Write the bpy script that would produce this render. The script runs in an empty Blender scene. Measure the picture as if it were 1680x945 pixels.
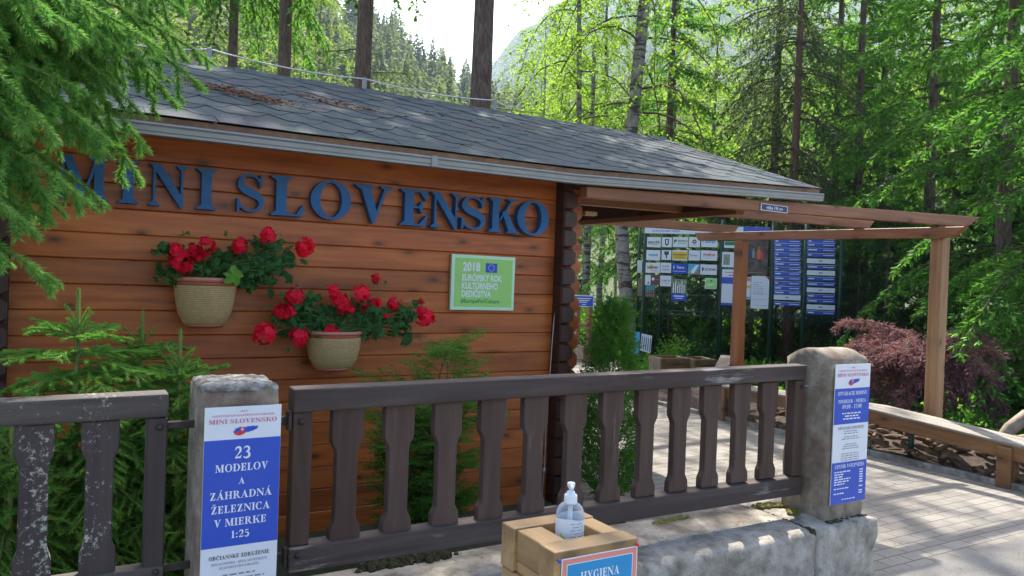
import bpy, math, random
import numpy as np
from mathutils import Matrix, Vector

# ------------------------------------------------------------------ camera, sky, sun, exposure
SC = bpy.context.scene
COL = SC.collection
F, PITCH, ROLL, PHI, EYE = 1262.876, -0.0130734, 0.0359294, 0.534447, 1.55   # fitted to the photograph


def _basis():
    cp, sp, cr, sr = math.cos(PITCH), math.sin(PITCH), math.cos(ROLL), math.sin(ROLL)
    fw, up, rt = np.array([0, cp, sp]), np.array([0, -sp, cp]), np.array([1, 0, 0.])
    r, u = cr * rt + sr * up, -sr * rt + cr * up
    c, s = math.cos(PHI), math.sin(PHI)
    W = np.array([[c, s, 0], [-s, c, 0], [0, 0, 1.]])
    return W @ r, W @ u, W @ fw


RT, UP, FW = _basis()
EYEP = np.array([0, 0, EYE])


def ray(x, y):
    return FW + (x - 840) / F * RT - (y - 472.5) / F * UP


def at(x, y, u=None, v=None, z=None):
    """World point where the sight line of a photo pixel meets a plane of the site (u along the cabin wall, v into depth)."""
    d = ray(x, y)
    t = u / d[0] if u is not None else v / d[1] if v is not None else (z - EYE) / d[2]
    return EYEP + d * t


def cam(x, depth, z=0.0):
    d = ray(x, 455)
    k = depth / (d[0] * math.sin(PHI) + d[1] * math.cos(PHI))
    return np.array([d[0] * k, d[1] * k, z])


cd = bpy.data.cameras.new('camera')
co = bpy.data.objects.new('camera', cd)
COL.objects.link(co)
m = Matrix.Identity(4)
for i in range(3):
    m[i][0], m[i][1], m[i][2], m[i][3] = RT[i], UP[i], -FW[i], EYEP[i]
co.matrix_world = m
cd.sensor_width = 36
cd.lens = 36 * F / 1680
cd.clip_start, cd.clip_end = 0.05, 6000
SC.camera = co

SUN_EL = math.radians(51.5)
SUN_AZ = math.atan2(0.4, 0.7)          # from +v towards +u
world = bpy.data.worlds.new('World')
SC.world = world
world.use_nodes = True
wn = world.node_tree
bg = wn.nodes['Background']
sky = wn.nodes.new('ShaderNodeTexSky')
sky.sky_type = 'NISHITA'
sky.sun_disc = False
sky.sun_elevation = SUN_EL
sky.sun_rotation = SUN_AZ
sky.air_density = 1.0
sky.dust_density = 3.0
sky.ozone_density = 1.0
wn.links.new(sky.outputs[0], bg.inputs[0])
bg.inputs[1].default_value = 0.15
sl = bpy.data.lights.new('sun', 'SUN')
sl.energy = 3.7
sl.angle = math.radians(0.55)
sl.color = (1.0, 0.94, 0.84)
so = bpy.data.objects.new('sun', sl)
COL.objects.link(so)
sd = Vector((math.sin(SUN_AZ) * math.cos(SUN_EL), math.cos(SUN_AZ) * math.cos(SUN_EL), math.sin(SUN_EL)))
so.rotation_euler = sd.to_track_quat('Z', 'Y').to_euler()
so.location = (0, 0, 40)
SC.view_settings.view_transform = 'Standard'
SC.view_settings.look = 'None'
SC.view_settings.exposure = 1.5
SC.view_settings.gamma = 1
SC.render.engine = 'CYCLES'
SC.cycles.use_denoising = True
SC.cycles.max_bounces = 8
SC.cycles.diffuse_bounces = 4
SC.cycles.glossy_bounces = 3
SC.cycles.transmission_bounces = 8
SC.cycles.transparent_max_bounces = 8
SC.cycles.sample_clamp_indirect = 6
SC.cycles.caustics_reflective = False
SC.cycles.caustics_refractive = False


# ------------------------------------------------------------------ object helpers
def tag(o, label=None, cat=None, group=None, kind=None):
    if label: o['label'] = label
    if cat: o['category'] = cat
    if group: o['group'] = group
    if kind: o['kind'] = kind
    return o


def thing(name, label, cat, loc=(0, 0, 0), group=None):
    o = bpy.data.objects.new(name, None)
    o.empty_display_size = 0.1
    COL.objects.link(o)
    o.location = [float(c) for c in loc]
    return tag(o, label, cat, group)


class MB:
    def __init__(s):
        s.v, s.f = [], []

    def add(s, vs, fs):
        n = len(s.v)
        s.v += [tuple(float(c) for c in p) for p in vs]
        s.f += [tuple(n + i for i in f) for f in fs]
        return s

    def hexa(s, p):
        return s.add(p, [(0, 3, 2, 1), (4, 5, 6, 7), (0, 1, 5, 4), (1, 2, 6, 5), (2, 3, 7, 6), (3, 0, 4, 7)])

    def box(s, a, b):
        x0, y0, z0 = a
        x1, y1, z1 = b
        return s.hexa([(x0, y0, z0), (x1, y0, z0), (x1, y1, z0), (x0, y1, z0), (x0, y0, z1), (x1, y0, z1), (x1, y1, z1), (x0, y1, z1)])

    def loft(s, loops, cap=True):
        n = len(loops[0])
        vs = [p for l in loops for p in l]
        fs = []
        for i in range(len(loops) - 1):
            for j in range(n):
                k = (j + 1) % n
                fs.append((i * n + j, i * n + k, (i + 1) * n + k, (i + 1) * n + j))
        if cap:
            fs.append(tuple(range(n))[::-1])
            fs.append(tuple((len(loops) - 1) * n + j for j in range(n)))
        return s.add(vs, fs)

    def tube(s, pts, rad, n=8, cap=True):
        pts = [np.array(p, float) for p in pts]
        if not hasattr(rad, '__len__'): rad = [rad] * len(pts)
        loops = []
        ref = None
        for i, p in enumerate(pts):
            d = pts[min(i + 1, len(pts) - 1)] - pts[max(i - 1, 0)]
            d = d / (np.linalg.norm(d) + 1e-9)
            if ref is None:
                ref = np.array([0, 0, 1.]) if abs(d[2]) < .9 else np.array([1., 0, 0])
            a = np.cross(d, ref); a /= np.linalg.norm(a) + 1e-9
            b = np.cross(d, a)
            ref = np.cross(a, d)
            loops.append([p + rad[i] * (a * math.cos(t) + b * math.sin(t)) for t in [2 * math.pi * k / n for k in range(n)]])
        return s.loft(loops, cap)

    def lathe(s, prof, c=(0, 0, 0), n=32, cap=True):
        return s.loft([[(c[0] + r * math.cos(2 * math.pi * k / n), c[1] + r * math.sin(2 * math.pi * k / n), c[2] + z) for k in range(n)] for r, z in prof], cap)


def link(name, me, mat=None, parent=None):
    o = bpy.data.objects.new(name, me)
    COL.objects.link(o)
    if parent: o.parent = parent
    if mat and not me.materials: me.materials.append(mat)
    return o


def wloc(o):
    p = np.zeros(3)
    while o is not None:
        p = p + np.array(o.location)
        o = o.parent
    return p


def obj(name, mb, mat, parent=None, smooth=False, bevel=0.0, loc=None, seg=1):
    """One mesh object; mb is in world coordinates, its origin is loc or the parent's place."""
    me = bpy.data.meshes.new(name)
    base = wloc(parent) if parent else np.array(loc if loc is not None else (0, 0, 0), float)
    me.from_pydata([tuple(np.array(p) - base) for p in mb.v], [], mb.f)
    me.update()
    if smooth:
        me.polygons.foreach_set('use_smooth', [True] * len(me.polygons))
    o = link(name, me, mat, parent)
    if not parent and loc is not None: o.location = [float(c) for c in loc]
    if bevel:
        b = o.modifiers.new('bevel', 'BEVEL')
        b.width, b.segments, b.limit_method, b.angle_limit = bevel, seg, 'ANGLE', 0.6
    return o


def leafmesh(name, V, tint=None, mats=(), mi=None, extra=None):
    """Mesh from V (n, k, 3): n separate k-cornered faces; tint (n,) goes to a face-constant colour attribute."""
    n, k = V.shape[:2]
    nv0 = n * k
    V2 = V.reshape(-1, 3)
    tri_v, tri_f = (np.zeros((0, 3)), [])
    if extra is not None:
        tri_v, tri_f = np.array(extra.v, float).reshape(-1, 3), extra.f
    me = bpy.data.meshes.new(name)
    allv = np.vstack([V2, tri_v]) if len(tri_v) else V2
    me.vertices.add(len(allv))
    me.vertices.foreach_set('co', allv.astype(np.float32).ravel())
    ltot = np.concatenate([np.full(n, k), np.array([len(f) for f in tri_f], int)]).astype(np.int32)
    idx = np.concatenate([np.arange(nv0), np.array([i + nv0 for f in tri_f for i in f], int)]).astype(np.int32)
    me.loops.add(len(idx))
    me.loops.foreach_set('vertex_index', idx)
    me.polygons.add(len(ltot))
    me.polygons.foreach_set('loop_start', (np.cumsum(ltot) - ltot).astype(np.int32))
    me.polygons.foreach_set('loop_total', ltot)
    for mm in mats: me.materials.append(mm)
    if len(tri_f) and len(mats) > 1:
        me.polygons.foreach_set('material_index', np.concatenate([np.zeros(n, int), np.ones(len(tri_f), int)]).astype(np.int32))
    if len(tri_f):
        me.polygons.foreach_set('use_smooth', np.concatenate([np.zeros(n, bool), np.ones(len(tri_f), bool)]))
    me.update(calc_edges=True)
    if tint is not None:
        a = me.attributes.new('tint', 'FLOAT', 'FACE')
        a.data.foreach_set('value', np.concatenate([tint, np.zeros(len(tri_f))]).astype(np.float32))
    return me


# ------------------------------------------------------------------ materials
def _mat(name):
    m = bpy.data.materials.new(name)
    m.use_nodes = True
    nt = m.node_tree
    return m, nt, nt.nodes['Principled BSDF']


def N(nt, kind, **kw):
    n = nt.nodes.new(kind)
    for k, v in kw.items():
        if k in n.inputs.keys(): n.inputs[k].default_value = v
        else: setattr(n, k, v)
    return n


def c4(c): return (c[0], c[1], c[2], 1.0)


def mixc(nt, fac, a, b, blend='MIX'):
    n = nt.nodes.new('ShaderNodeMix')
    n.data_type, n.blend_type = 'RGBA', blend
    for sock, val in ((n.inputs[0], fac), (n.inputs[6], a), (n.inputs[7], b)):
        if hasattr(val, 'node'): nt.links.new(val, sock)
        elif isinstance(val, tuple): sock.default_value = c4(val)
        else: sock.default_value = val
    return n.outputs[2]


def coords(nt, scale=(1, 1, 1), rot=(0, 0, 0), kind='Object'):
    t = N(nt, 'ShaderNodeTexCoord')
    mp = N(nt, 'ShaderNodeMapping')
    mp.inputs['Scale'].default_value = scale
    mp.inputs['Rotation'].default_value = rot
    nt.links.new(t.outputs[kind], mp.inputs[0])
    return mp.outputs[0]


def noise(nt, vec, scale, detail=5, rough=.6, dist=0.0):
    n = N(nt, 'ShaderNodeTexNoise', Scale=scale, Detail=detail, Roughness=rough, Distortion=dist)
    nt.links.new(vec, n.inputs['Vector'])
    return n.outputs['Fac']


def ramp(nt, fac, stops):
    r = N(nt, 'ShaderNodeValToRGB')
    e = r.color_ramp.elements
    while len(e) < len(stops): e.new(.5)
    for i, (p, c) in enumerate(stops):
        e[i].position = p
        e[i].color = c4(c) if hasattr(c, '__len__') else (c, c, c, 1)
    nt.links.new(fac, r.inputs[0])
    return r.outputs[0]


def bump(nt, h, bsdf, strength=.3, dist=.01):
    b = N(nt, 'ShaderNodeBump', Strength=strength, Distance=dist)
    nt.links.new(h, b.inputs['Height'])
    nt.links.new(b.outputs[0], bsdf.inputs['Normal'])


def plain(name, col, rough=.5, var=.25, scale=12, bumps=0.0, metallic=0.0, coat=0.0):
    m, nt, b = _mat(name)
    v = coords(nt)
    n = noise(nt, v, scale)
    lo, hi = tuple(c * (1 - var) for c in col), tuple(min(1, c * (1 + var)) for c in col)
    nt.links.new(ramp(nt, n, [(.3, lo), (.7, hi)]), b.inputs['Base Color'])
    b.inputs['Roughness'].default_value = rough
    b.inputs['Metallic'].default_value = metallic
    if coat: b.inputs['Coat Weight'].default_value = coat
    if bumps: bump(nt, noise(nt, v, scale * 6), b, bumps, .004)
    return m


def wood(name, dark, mid, light, axis=0, rough=.45, knots=True, island=.35, grain=1.0, worn=None, wornamt=.5, bumps=.25, spec=.5, speck=False):
    """Planks: grain stretched along axis, knots, each board a little different, optional pale weathering."""
    m, nt, b = _mat(name)
    geo = N(nt, 'ShaderNodeNewGeometry')
    t = N(nt, 'ShaderNodeTexCoord')
    off = N(nt, 'ShaderNodeVectorMath', operation='MULTIPLY_ADD')
    comb = N(nt, 'ShaderNodeCombineXYZ')
    for i in range(3): nt.links.new(geo.outputs['Random Per Island'], comb.inputs[i])
    nt.links.new(comb.outputs[0], off.inputs[0])
    off.inputs[1].default_value = (7.3, 5.1, 9.7)
    nt.links.new(t.outputs['Object'], off.inputs[2])
    mp = N(nt, 'ShaderNodeMapping')
    sc = [16.0 * grain] * 3
    sc[axis] = 1.1 * grain
    mp.inputs['Scale'].default_value = sc
    nt.links.new(off.outputs[0], mp.inputs[0])
    n1 = noise(nt, mp.outputs[0], 1.3, 8, .62, .8)
    mp2 = N(nt, 'ShaderNodeMapping')
    sc2 = [3.0] * 3
    sc2[axis] = .7
    mp2.inputs['Scale'].default_value = sc2
    nt.links.new(off.outputs[0], mp2.inputs[0])
    n2 = noise(nt, mp2.outputs[0], 1.6, 3, .5)
    add = N(nt, 'ShaderNodeMath', operation='MULTIPLY_ADD')
    nt.links.new(n1, add.inputs[0]); add.inputs[1].default_value = .6
    half = N(nt, 'ShaderNodeMath', operation='MULTIPLY')
    nt.links.new(n2, half.inputs[0]); half.inputs[1].default_value = .4
    nt.links.new(half.outputs[0], add.inputs[2])
    col = ramp(nt, add.outputs[0], [(.34, dark), (.5, mid), (.66, light)])
    hsv = N(nt, 'ShaderNodeHueSaturation')
    vr = N(nt, 'ShaderNodeMapRange')
    vr.inputs['To Min'].default_value, vr.inputs['To Max'].default_value = 1 - island, 1 + island
    nt.links.new(geo.outputs['Random Per Island'], vr.inputs[0])
    nt.links.new(vr.outputs[0], hsv.inputs['Value'])
    nt.links.new(col, hsv.inputs['Color'])
    out = hsv.outputs[0]
    if knots:
        mk = N(nt, 'ShaderNodeMapping')
        ks = [8.0] * 3
        ks[axis] = 3.6
        mk.inputs['Scale'].default_value = ks
        nt.links.new(off.outputs[0], mk.inputs[0])
        sx = N(nt, 'ShaderNodeSeparateXYZ')
        cx = N(nt, 'ShaderNodeCombineXYZ')
        nt.links.new(mk.outputs[0], sx.inputs[0])
        nt.links.new(sx.outputs[axis], cx.inputs[0])
        nt.links.new(sx.outputs[2 if axis < 2 else 0], cx.inputs[1])
        vo = N(nt, 'ShaderNodeTexVoronoi', Scale=.5, Randomness=1.0)
        vo.voronoi_dimensions = '2D'
        nt.links.new(cx.outputs[0], vo.inputs['Vector'])
        k = ramp(nt, vo.outputs['Distance'], [(.025, .9), (.06, .45), (.13, .1), (.2, 0.0)])
        out = mixc(nt, k, out, tuple(c * .4 for c in dark))
    if worn:
        w = noise(nt, off.outputs[0], 75, 6, .7) if speck else noise(nt, mp.outputs[0], 2.6, 9, .75)
        w2 = noise(nt, off.outputs[0], 3.0, 3, .5)
        mul = N(nt, 'ShaderNodeMath', operation='MULTIPLY')
        nt.links.new(w, mul.inputs[0]); nt.links.new(w2, mul.inputs[1])
        out = mixc(nt, ramp(nt, mul.outputs[0], [(.40 - .12 * wornamt, 0.0), (.46 - .12 * wornamt, 1.0)]), out, worn)
    nt.links.new(out, b.inputs['Base Color'])
    b.inputs['Roughness'].default_value = rough
    b.inputs['Specular IOR Level'].default_value = spec
    bump(nt, n1, b, bumps, .004)
    return m


def foliage(name, dark, light, trans=.5, tcol=None, rough=.6, tip=None, spec=.14):
    """Leaves and needles: diffuse plus light passing through; each leaf a little different; young tips by the tint attribute."""
    m, nt, b = _mat(name)
    geo = N(nt, 'ShaderNodeNewGeometry')
    oi = N(nt, 'ShaderNodeObjectInfo')
    col = mixc(nt, geo.outputs['Random Per Island'], dark, light)
    tc = tcol or tuple(min(1, c * 1.6) for c in light)
    if tip:
        a = N(nt, 'ShaderNodeAttribute', attribute_name='tint')
        col = mixc(nt, a.outputs['Fac'], col, tip)
    hsv = N(nt, 'ShaderNodeHueSaturation')
    vr = N(nt, 'ShaderNodeMapRange')
    vr.inputs['To Min'].default_value, vr.inputs['To Max'].default_value = .8, 1.2
    nt.links.new(oi.outputs['Random'], vr.inputs[0])
    nt.links.new(vr.outputs[0], hsv.inputs['Value'])
    nt.links.new(col, hsv.inputs['Color'])
    nt.links.new(hsv.outputs[0], b.inputs['Base Color'])
    b.inputs['Roughness'].default_value = rough
    b.inputs['Specular IOR Level'].default_value = spec
    tr = N(nt, 'ShaderNodeBsdfTranslucent')
    tr.inputs[0].default_value = c4(tc)
    mx = N(nt, 'ShaderNodeMixShader')
    mx.inputs[0].default_value = trans
    nt.links.new(b.outputs[0], mx.inputs[1])
    nt.links.new(tr.outputs[0], mx.inputs[2])
    nt.links.new(mx.outputs[0], nt.nodes['Material Output'].inputs['Surface'])
    return m


def bark(name, dark, light, scale=9, stretch=.25, bumps=.8, marks=None):
    m, nt, b = _mat(name)
    v = coords(nt, (1, 1, stretch))
    n = noise(nt, v, scale, 8, .65, .6)
    col = ramp(nt, n, [(.35, dark), (.65, light)])
    if marks:
        v2 = coords(nt, (1, 1, 5))
        k = noise(nt, v2, 3.0, 4, .6)
        col = mixc(nt, ramp(nt, k, [(.5, 0.0), (.58, 1.0)]), col, marks)
    nt.links.new(col, b.inputs['Base Color'])
    b.inputs['Roughness'].default_value = .9
    bump(nt, n, b, bumps, .03)
    return m


def concrete(name, dark, mid, light, stain=None, moss=None, scale=1.0, bumps=.4):
    m, nt, b = _mat(name)
    v = coords(nt)
    n = noise(nt, v, 7 * scale, 9, .68)
    col = ramp(nt, n, [(.32, dark), (.5, mid), (.68, light)])
    pit = noise(nt, v, 55 * scale, 4, .7)
    col = mixc(nt, ramp(nt, pit, [(.28, .6), (.4, 0.0)]), col, tuple(c * .35 for c in dark))
    if stain:
        s = noise(nt, v, 3.1 * scale, 6, .6, .5)
        col = mixc(nt, ramp(nt, s, [(.52, 0.0), (.64, .75)]), col, stain)
    if moss:
        s = noise(nt, v, 5.3 * scale, 7, .7, .3)
        col = mixc(nt, ramp(nt, s, [(.6, 0.0), (.68, .8)]), col, moss)
    nt.links.new(col, b.inputs['Base Color'])
    b.inputs['Roughness'].default_value = .95
    mul = N(nt, 'ShaderNodeMath', operation='ADD')
    nt.links.new(n, mul.inputs[0]); nt.links.new(pit, mul.inputs[1])
    bump(nt, mul.outputs[0], b, bumps, .012)
    return m


def flat(name, col, rough=.4):
    m, nt, b = _mat(name)
    b.inputs['Base Color'].default_value = c4(col)
    b.inputs['Roughness'].default_value = rough
    return m


M = {}
M['plank'] = wood('stained larch planks', (.23, .05, .009), (.43, .105, .019), (.57, .17, .035), 0, .4, True, .2)
M['plank_side'] = wood('stained larch planks across', (.19, .045, .009), (.37, .098, .018), (.52, .165, .034), 1, .4, True, .2)
M['log_end'] = wood('dark stained log ends', (.035, .012, .008), (.055, .019, .012), (.075, .026, .017), 1, .5, False, .2)
M['beam'] = wood('brown stained beams', (.16, .055, .02), (.25, .095, .04), (.33, .14, .065), 0, .5, True, .12)
M['beam_across'] = wood('brown stained beams across', (.16, .055, .02), (.25, .095, .04), (.33, .14, .065), 1, .5, True, .12)
M['post'] = wood('orange brown post', (.2, .062, .016), (.3, .1, .028), (.38, .14, .045), 2, .5, True, .15)
M['post_pale'] = wood('pale brown post', (.2, .09, .035), (.32, .16, .07), (.42, .24, .11), 2, .5, True, .1)
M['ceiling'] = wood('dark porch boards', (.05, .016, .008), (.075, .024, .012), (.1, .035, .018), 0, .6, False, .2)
M['fence'] = wood('dark brown fence paint', (.06, .036, .028), (.084, .052, .041), (.11, .072, .058), 2, .72, False, .12, spec=.25, worn=(.22, .21, .19), wornamt=.22)
M['fence_rail'] = wood('dark brown rail paint', (.048, .033, .028), (.072, .053, .046), (.105, .083, .072), 0, .75, False, .1, spec=.25, worn=(.26, .25, .22), wornamt=.4)
M['fence_old'] = wood('flaking brown fence paint', (.03, .02, .018), (.048, .034, .031), (.07, .052, .046), 2, .65, False, .15, worn=(.4, .38, .33), wornamt=.55, speck=True)
M['fence_old_rail'] = wood('flaking grey rail', (.045, .033, .028), (.085, .066, .056), (.14, .115, .095), 0, .7, False, .1, worn=(.36, .33, .28), wornamt=.6, speck=True)
M['bench'] = wood('brown bench board', (.13, .055, .02), (.21, .095, .035), (.3, .15, .06), 1, .5, True, .1)
M['bench_top'] = wood('greyed bench plank', (.17, .14, .11), (.27, .235, .19), (.38, .335, .28), 1, .6, False, .1)
M['box'] = wood('oiled pine box', (.34, .19, .075), (.48, .285, .12), (.58, .38, .18), 0, .38, True, .12)
M['box_across'] = wood('oiled pine box across', (.34, .19, .075), (.48, .285, .12), (.58, .38, .18), 1, .38, True, .12)
M['grey_wood'] = wood('weathered plank', (.16, .11, .07), (.27, .2, .14), (.38, .3, .22), 0, .7, False, .2)
M['metal'] = plain('zinc gutter metal', (.3, .295, .275), .5, .12, 6, .05, .3)
M['wire'] = plain('galvanised wire', (.55, .55, .54), .4, .1, 20, 0, .6)
M['green_metal'] = plain('dark green painted steel', (.012, .05, .035), .4, .2, 10)
M['steel_dark'] = plain('rusty hinge iron', (.05, .035, .03), .6, .3, 40, .3, .3)
M['letter'] = plain('blue painted letters', (.012, .11, .29), .55, .15, 30, .06)
M['white'] = plain('white sign plastic', (.74, .76, .8), .35, .02, 5)
M['blue'] = plain('blue sign print', (.012, .075, .5), .28, .05, 5)
M['blue2'] = plain('blue poster print', (.0, .27, .58), .3, .08, 8)
M['navy'] = plain('navy sign print', (.015, .03, .13), .35, .05, 5)
M['green_print'] = plain('green plaque print', (.34, .66, .16), .4, .04, 5)
M['mint'] = plain('pale mint plaque rim', (.58, .82, .58), .4, .04, 5)
M['ink_white'] = flat('white print', (.8, .82, .84), .4)
M['ink_dark'] = flat('dark grey print', (.05, .05, .07), .5)
M['ink_grey'] = flat('grey print', (.25, .26, .3), .5)
M['ink_red'] = flat('red print', (.62, .03, .07), .5)
M['ink_pink'] = flat('pink print', (.6, .12, .24), .5)
M['ink_green'] = flat('dark green print', (.02, .22, .06), .5)
M['ink_yellow'] = flat('yellow print', (.75, .5, .03), .5)
M['ink_cyan'] = flat('light blue print', (.1, .42, .7), .5)
M['ink_brown'] = flat('brown print', (.12, .06, .045), .5)
M['ink_orange'] = flat('orange print', (.6, .16, .03), .5)
M['salmon'] = flat('salmon border print', (.72, .25, .2), .4)
M['terracotta'] = plain('terracotta plastic', (.36, .1, .05), .45, .08, 10)
M['rim'] = plain('pale terracotta rim', (.52, .19, .13), .45, .08, 10)
M['geranium_leaf'] = foliage('geranium leaves', (.03, .11, .035), (.08, .21, .06), .35, (.15, .4, .07))
M['bright_leaf'] = foliage('bright young leaf', (.12, .3, .04), (.18, .4, .06), .4, (.25, .5, .06))
M['petal'] = foliage('red petals', (.85, .01, .03), (.98, .03, .08), .3, (.98, .04, .09))
M['stem'] = plain('green stems', (.1, .18, .05), .5, .2, 30)
M['needle'] = foliage('spruce needles', (.06, .19, .04), (.13, .32, .07), .4, (.24, .52, .09), tip=(.3, .52, .12))
M['needle_young'] = foliage('young spruce needles', (.055, .19, .03), (.11, .3, .045), .35, (.2, .46, .06), tip=(.3, .56, .08))
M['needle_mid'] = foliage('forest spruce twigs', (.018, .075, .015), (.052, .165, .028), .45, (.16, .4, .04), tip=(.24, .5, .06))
M['needle_dull'] = foliage('dull grey green spruce twigs', (.03, .05, .03), (.07, .1, .05), .4, (.14, .22, .06))
M['needle_dark'] = foliage('spruce needles with painted shade', (.012, .042, .014), (.03, .085, .022), .2, (.05, .14, .03))  # shade of the understory put into the needle colour
M['birch_leaf'] = foliage('birch leaves', (.05, .14, .02), (.12, .25, .03), .6, (.34, .55, .045), .5)
M['larch_leaf'] = foliage('larch sprays', (.1, .19, .04), (.17, .28, .06), .55, (.34, .5, .08))
M['shrub_leaf'] = foliage('shrub leaves', (.04, .13, .02), (.09, .24, .035), .5, (.22, .5, .04))
M['fern_leaf'] = foliage('fern fronds', (.06, .18, .02), (.13, .3, .04), .55, (.3, .58, .05))
M['maple_leaf'] = foliage('dark red maple leaves', (.12, .058, .062), (.26, .15, .15), .35, (.36, .17, .16))
M['thuja_leaf'] = foliage('thuja sprays', (.03, .11, .016), (.075, .21, .03), .4, (.2, .42, .05), tip=(.14, .32, .05))
M['far_tree'] = foliage('hillside conifers', (.045, .085, .03), (.14, .19, .06), .4, (.26, .34, .09))
M['bark'] = bark('spruce bark', (.06, .038, .028), (.2, .135, .1), 30, .22)
M['bark_red'] = bark('reddish spruce bark', (.09, .045, .03), (.22, .12, .085), 30, .3)
M['bark_birch'] = bark('birch bark', (.17, .145, .12), (.36, .325, .28), 10, .8, .5, (.06, .05, .042))
M['twig'] = plain('brown twigs', (.09, .06, .035), .8, .3, 20)
M['twig_green'] = plain('yellow green shoots', (.2, .24, .06), .7, .2, 20)
M['cone_bed'] = plain('dark cone litter', (.06, .038, .024), .95, .7, 22, 1.0)
M['cone'] = plain('dry spruce cones', (.2, .12, .065), .75, .5, 9, .6)
M['needle_litter'] = plain('dry brown needles', (.2, .095, .055), .9, .4, 40)
M['moss'] = plain('dark moss', (.05, .045, .018), .95, .6, 40, 1.0)
M['moss_green'] = plain('yellow green moss', (.16, .15, .03), .95, .5, 40, 1.0)
M['rope'] = None
M['concrete_post'] = concrete('weathered concrete post', (.12, .094, .066), (.25, .205, .152), (.39, .335, .265), (.15, .075, .048))
M['concrete_base'] = concrete('weathered concrete base', (.15, .13, .1), (.35, .315, .26), (.52, .475, .405), (.1, .085, .065))
M['lichen'] = concrete('lichen crusted concrete', (.1, .075, .055), (.34, .32, .285), (.66, .65, .61), (.1, .055, .035), None, 4.0, .9)


def rope_mat():
    m, nt, b = _mat('jute rope winding')
    v = coords(nt)
    w = N(nt, 'ShaderNodeTexWave', wave_type='BANDS', bands_direction='Z')
    w.inputs['Scale'].default_value = 32
    w.inputs['Distortion'].default_value = 1.2
    w.inputs['Detail'].default_value = 2
    nt.links.new(v, w.inputs['Vector'])
    n = noise(nt, v, 60, 4)
    col = mixc(nt, w.outputs['Fac'], (.36, .225, .085), (.5, .335, .145))
    col = mixc(nt, ramp(nt, n, [(.4, 0.0), (.7, .5)]), col, (.55, .42, .22))
    nt.links.new(col, b.inputs['Base Color'])
    b.inputs['Roughness'].default_value = .85
    bump(nt, w.outputs['Fac'], b, .35, .004)
    return m


M['rope'] = rope_mat()


def shingle_mat():
    m, nt, b = _mat('bitumen shingles')
    geo = N(nt, 'ShaderNodeNewGeometry')
    v = coords(nt)
    col = ramp(nt, geo.outputs['Random Per Island'], [(0, (.02, .039, .046)), (.35, (.031, .056, .06)), (.6, (.029, .045, .061)), (.85, (.046, .056, .056)), (1, (.031, .033, .058))])
    g = noise(nt, v, 260, 2, .5)
    col = mixc(nt, ramp(nt, g, [(.3, 0.0), (.8, .4)]), col, (.13, .145, .145))
    s = noise(nt, v, 2.3, 6, .65)
    col = mixc(nt, ramp(nt, s, [(.52, 0.0), (.78, .45)]), col, (.105, .11, .107))
    nt.links.new(col, b.inputs['Base Color'])
    b.inputs['Roughness'].default_value = .85
    b.inputs['Specular IOR Level'].default_value = .2
    bump(nt, g, b, .5, .003)
    return m


M['shingle'] = shingle_mat()


def paver_mat():
    m, nt, b = _mat('concrete pavers')
    v = coords(nt)
    br = N(nt, 'ShaderNodeTexBrick')
    br.offset = .5
    br.inputs['Scale'].default_value = 1
    br.inputs['Brick Width'].default_value = .21
    br.inputs['Row Height'].default_value = .1
    br.inputs['Mortar Size'].default_value = .005
    br.inputs['Mortar Smooth'].default_value = .3
    br.inputs['Bias'].default_value = 0
    br.inputs['Color1'].default_value = (.2, .182, .155, 1)
    br.inputs['Color2'].default_value = (.3, .275, .238, 1)
    br.inputs['Mortar'].default_value = (.07, .052, .036, 1)
    nt.links.new(v, br.inputs['Vector'])
    n = noise(nt, v, 2.4, 8, .65)
    g = noise(nt, v, 120, 3, .6)
    col = mixc(nt, ramp(nt, n, [(.35, .45), (.7, 0.0)]), br.outputs['Color'], (.2, .17, .135))
    col = mixc(nt, ramp(nt, g, [(.4, .0), (.75, .35)]), col, (.36, .335, .3))
    nt.links.new(col, b.inputs['Base Color'])
    b.inputs['Roughness'].default_value = .85
    inv = N(nt, 'ShaderNodeMath', operation='MULTIPLY_ADD')
    nt.links.new(br.outputs['Fac'], inv.inputs[0]); inv.inputs[1].default_value = -1
    nt.links.new(g, inv.inputs[2])
    bump(nt, inv.outputs[0], b, .5, .006)
    return m


def ground_mat(name, a, bcol, c, s1=3, s2=70, bumps=.6):
    m, nt, b = _mat(name)
    v = coords(nt)
    n, g = noise(nt, v, s1, 8, .65), noise(nt, v, s2, 5, .7)
    col = ramp(nt, n, [(.35, a), (.65, bcol)])
    col = mixc(nt, ramp(nt, g, [(.45, 0.0), (.7, .8)]), col, c)
    nt.links.new(col, b.inputs['Base Color'])
    b.inputs['Roughness'].default_value = .95
    bump(nt, g, b, bumps, .01)
    return m


M['paver'] = paver_mat()
M['asphalt'] = ground_mat('dusty asphalt', (.16, .15, .135), (.24, .228, .205), (.34, .32, .29), 2.5, 160)
M['soil'] = ground_mat('forest soil', (.05, .045, .022), (.09, .085, .035), (.05, .1, .025), 1.5, 12)
M['hill'] = ground_mat('wooded slope', (.05, .075, .03), (.075, .1, .04), (.04, .06, .025), .02, .3, .2)
M['far_hill'] = ground_mat('far wooded mountain', (.03, .055, .03), (.05, .075, .04), (.025, .045, .025), .01, .15, .2)
# ------------------------------------------------------------------ lettering
def _arc(cx, cy, rx, ry, a0, a1, wx, wy, n=18):
    """Ring segment whose thickness goes from wy (top, bottom) to wx (sides)."""
    o, i = [], []
    for k in range(n + 1):
        a = math.radians(a0 + (a1 - a0) * k / n)
        o.append((cx + rx * math.cos(a), cy + ry * math.sin(a)))
        i.append((cx + (rx - wx) * math.cos(a), cy + (ry - wy) * math.sin(a)))
    return [('s', o, i)]


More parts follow.
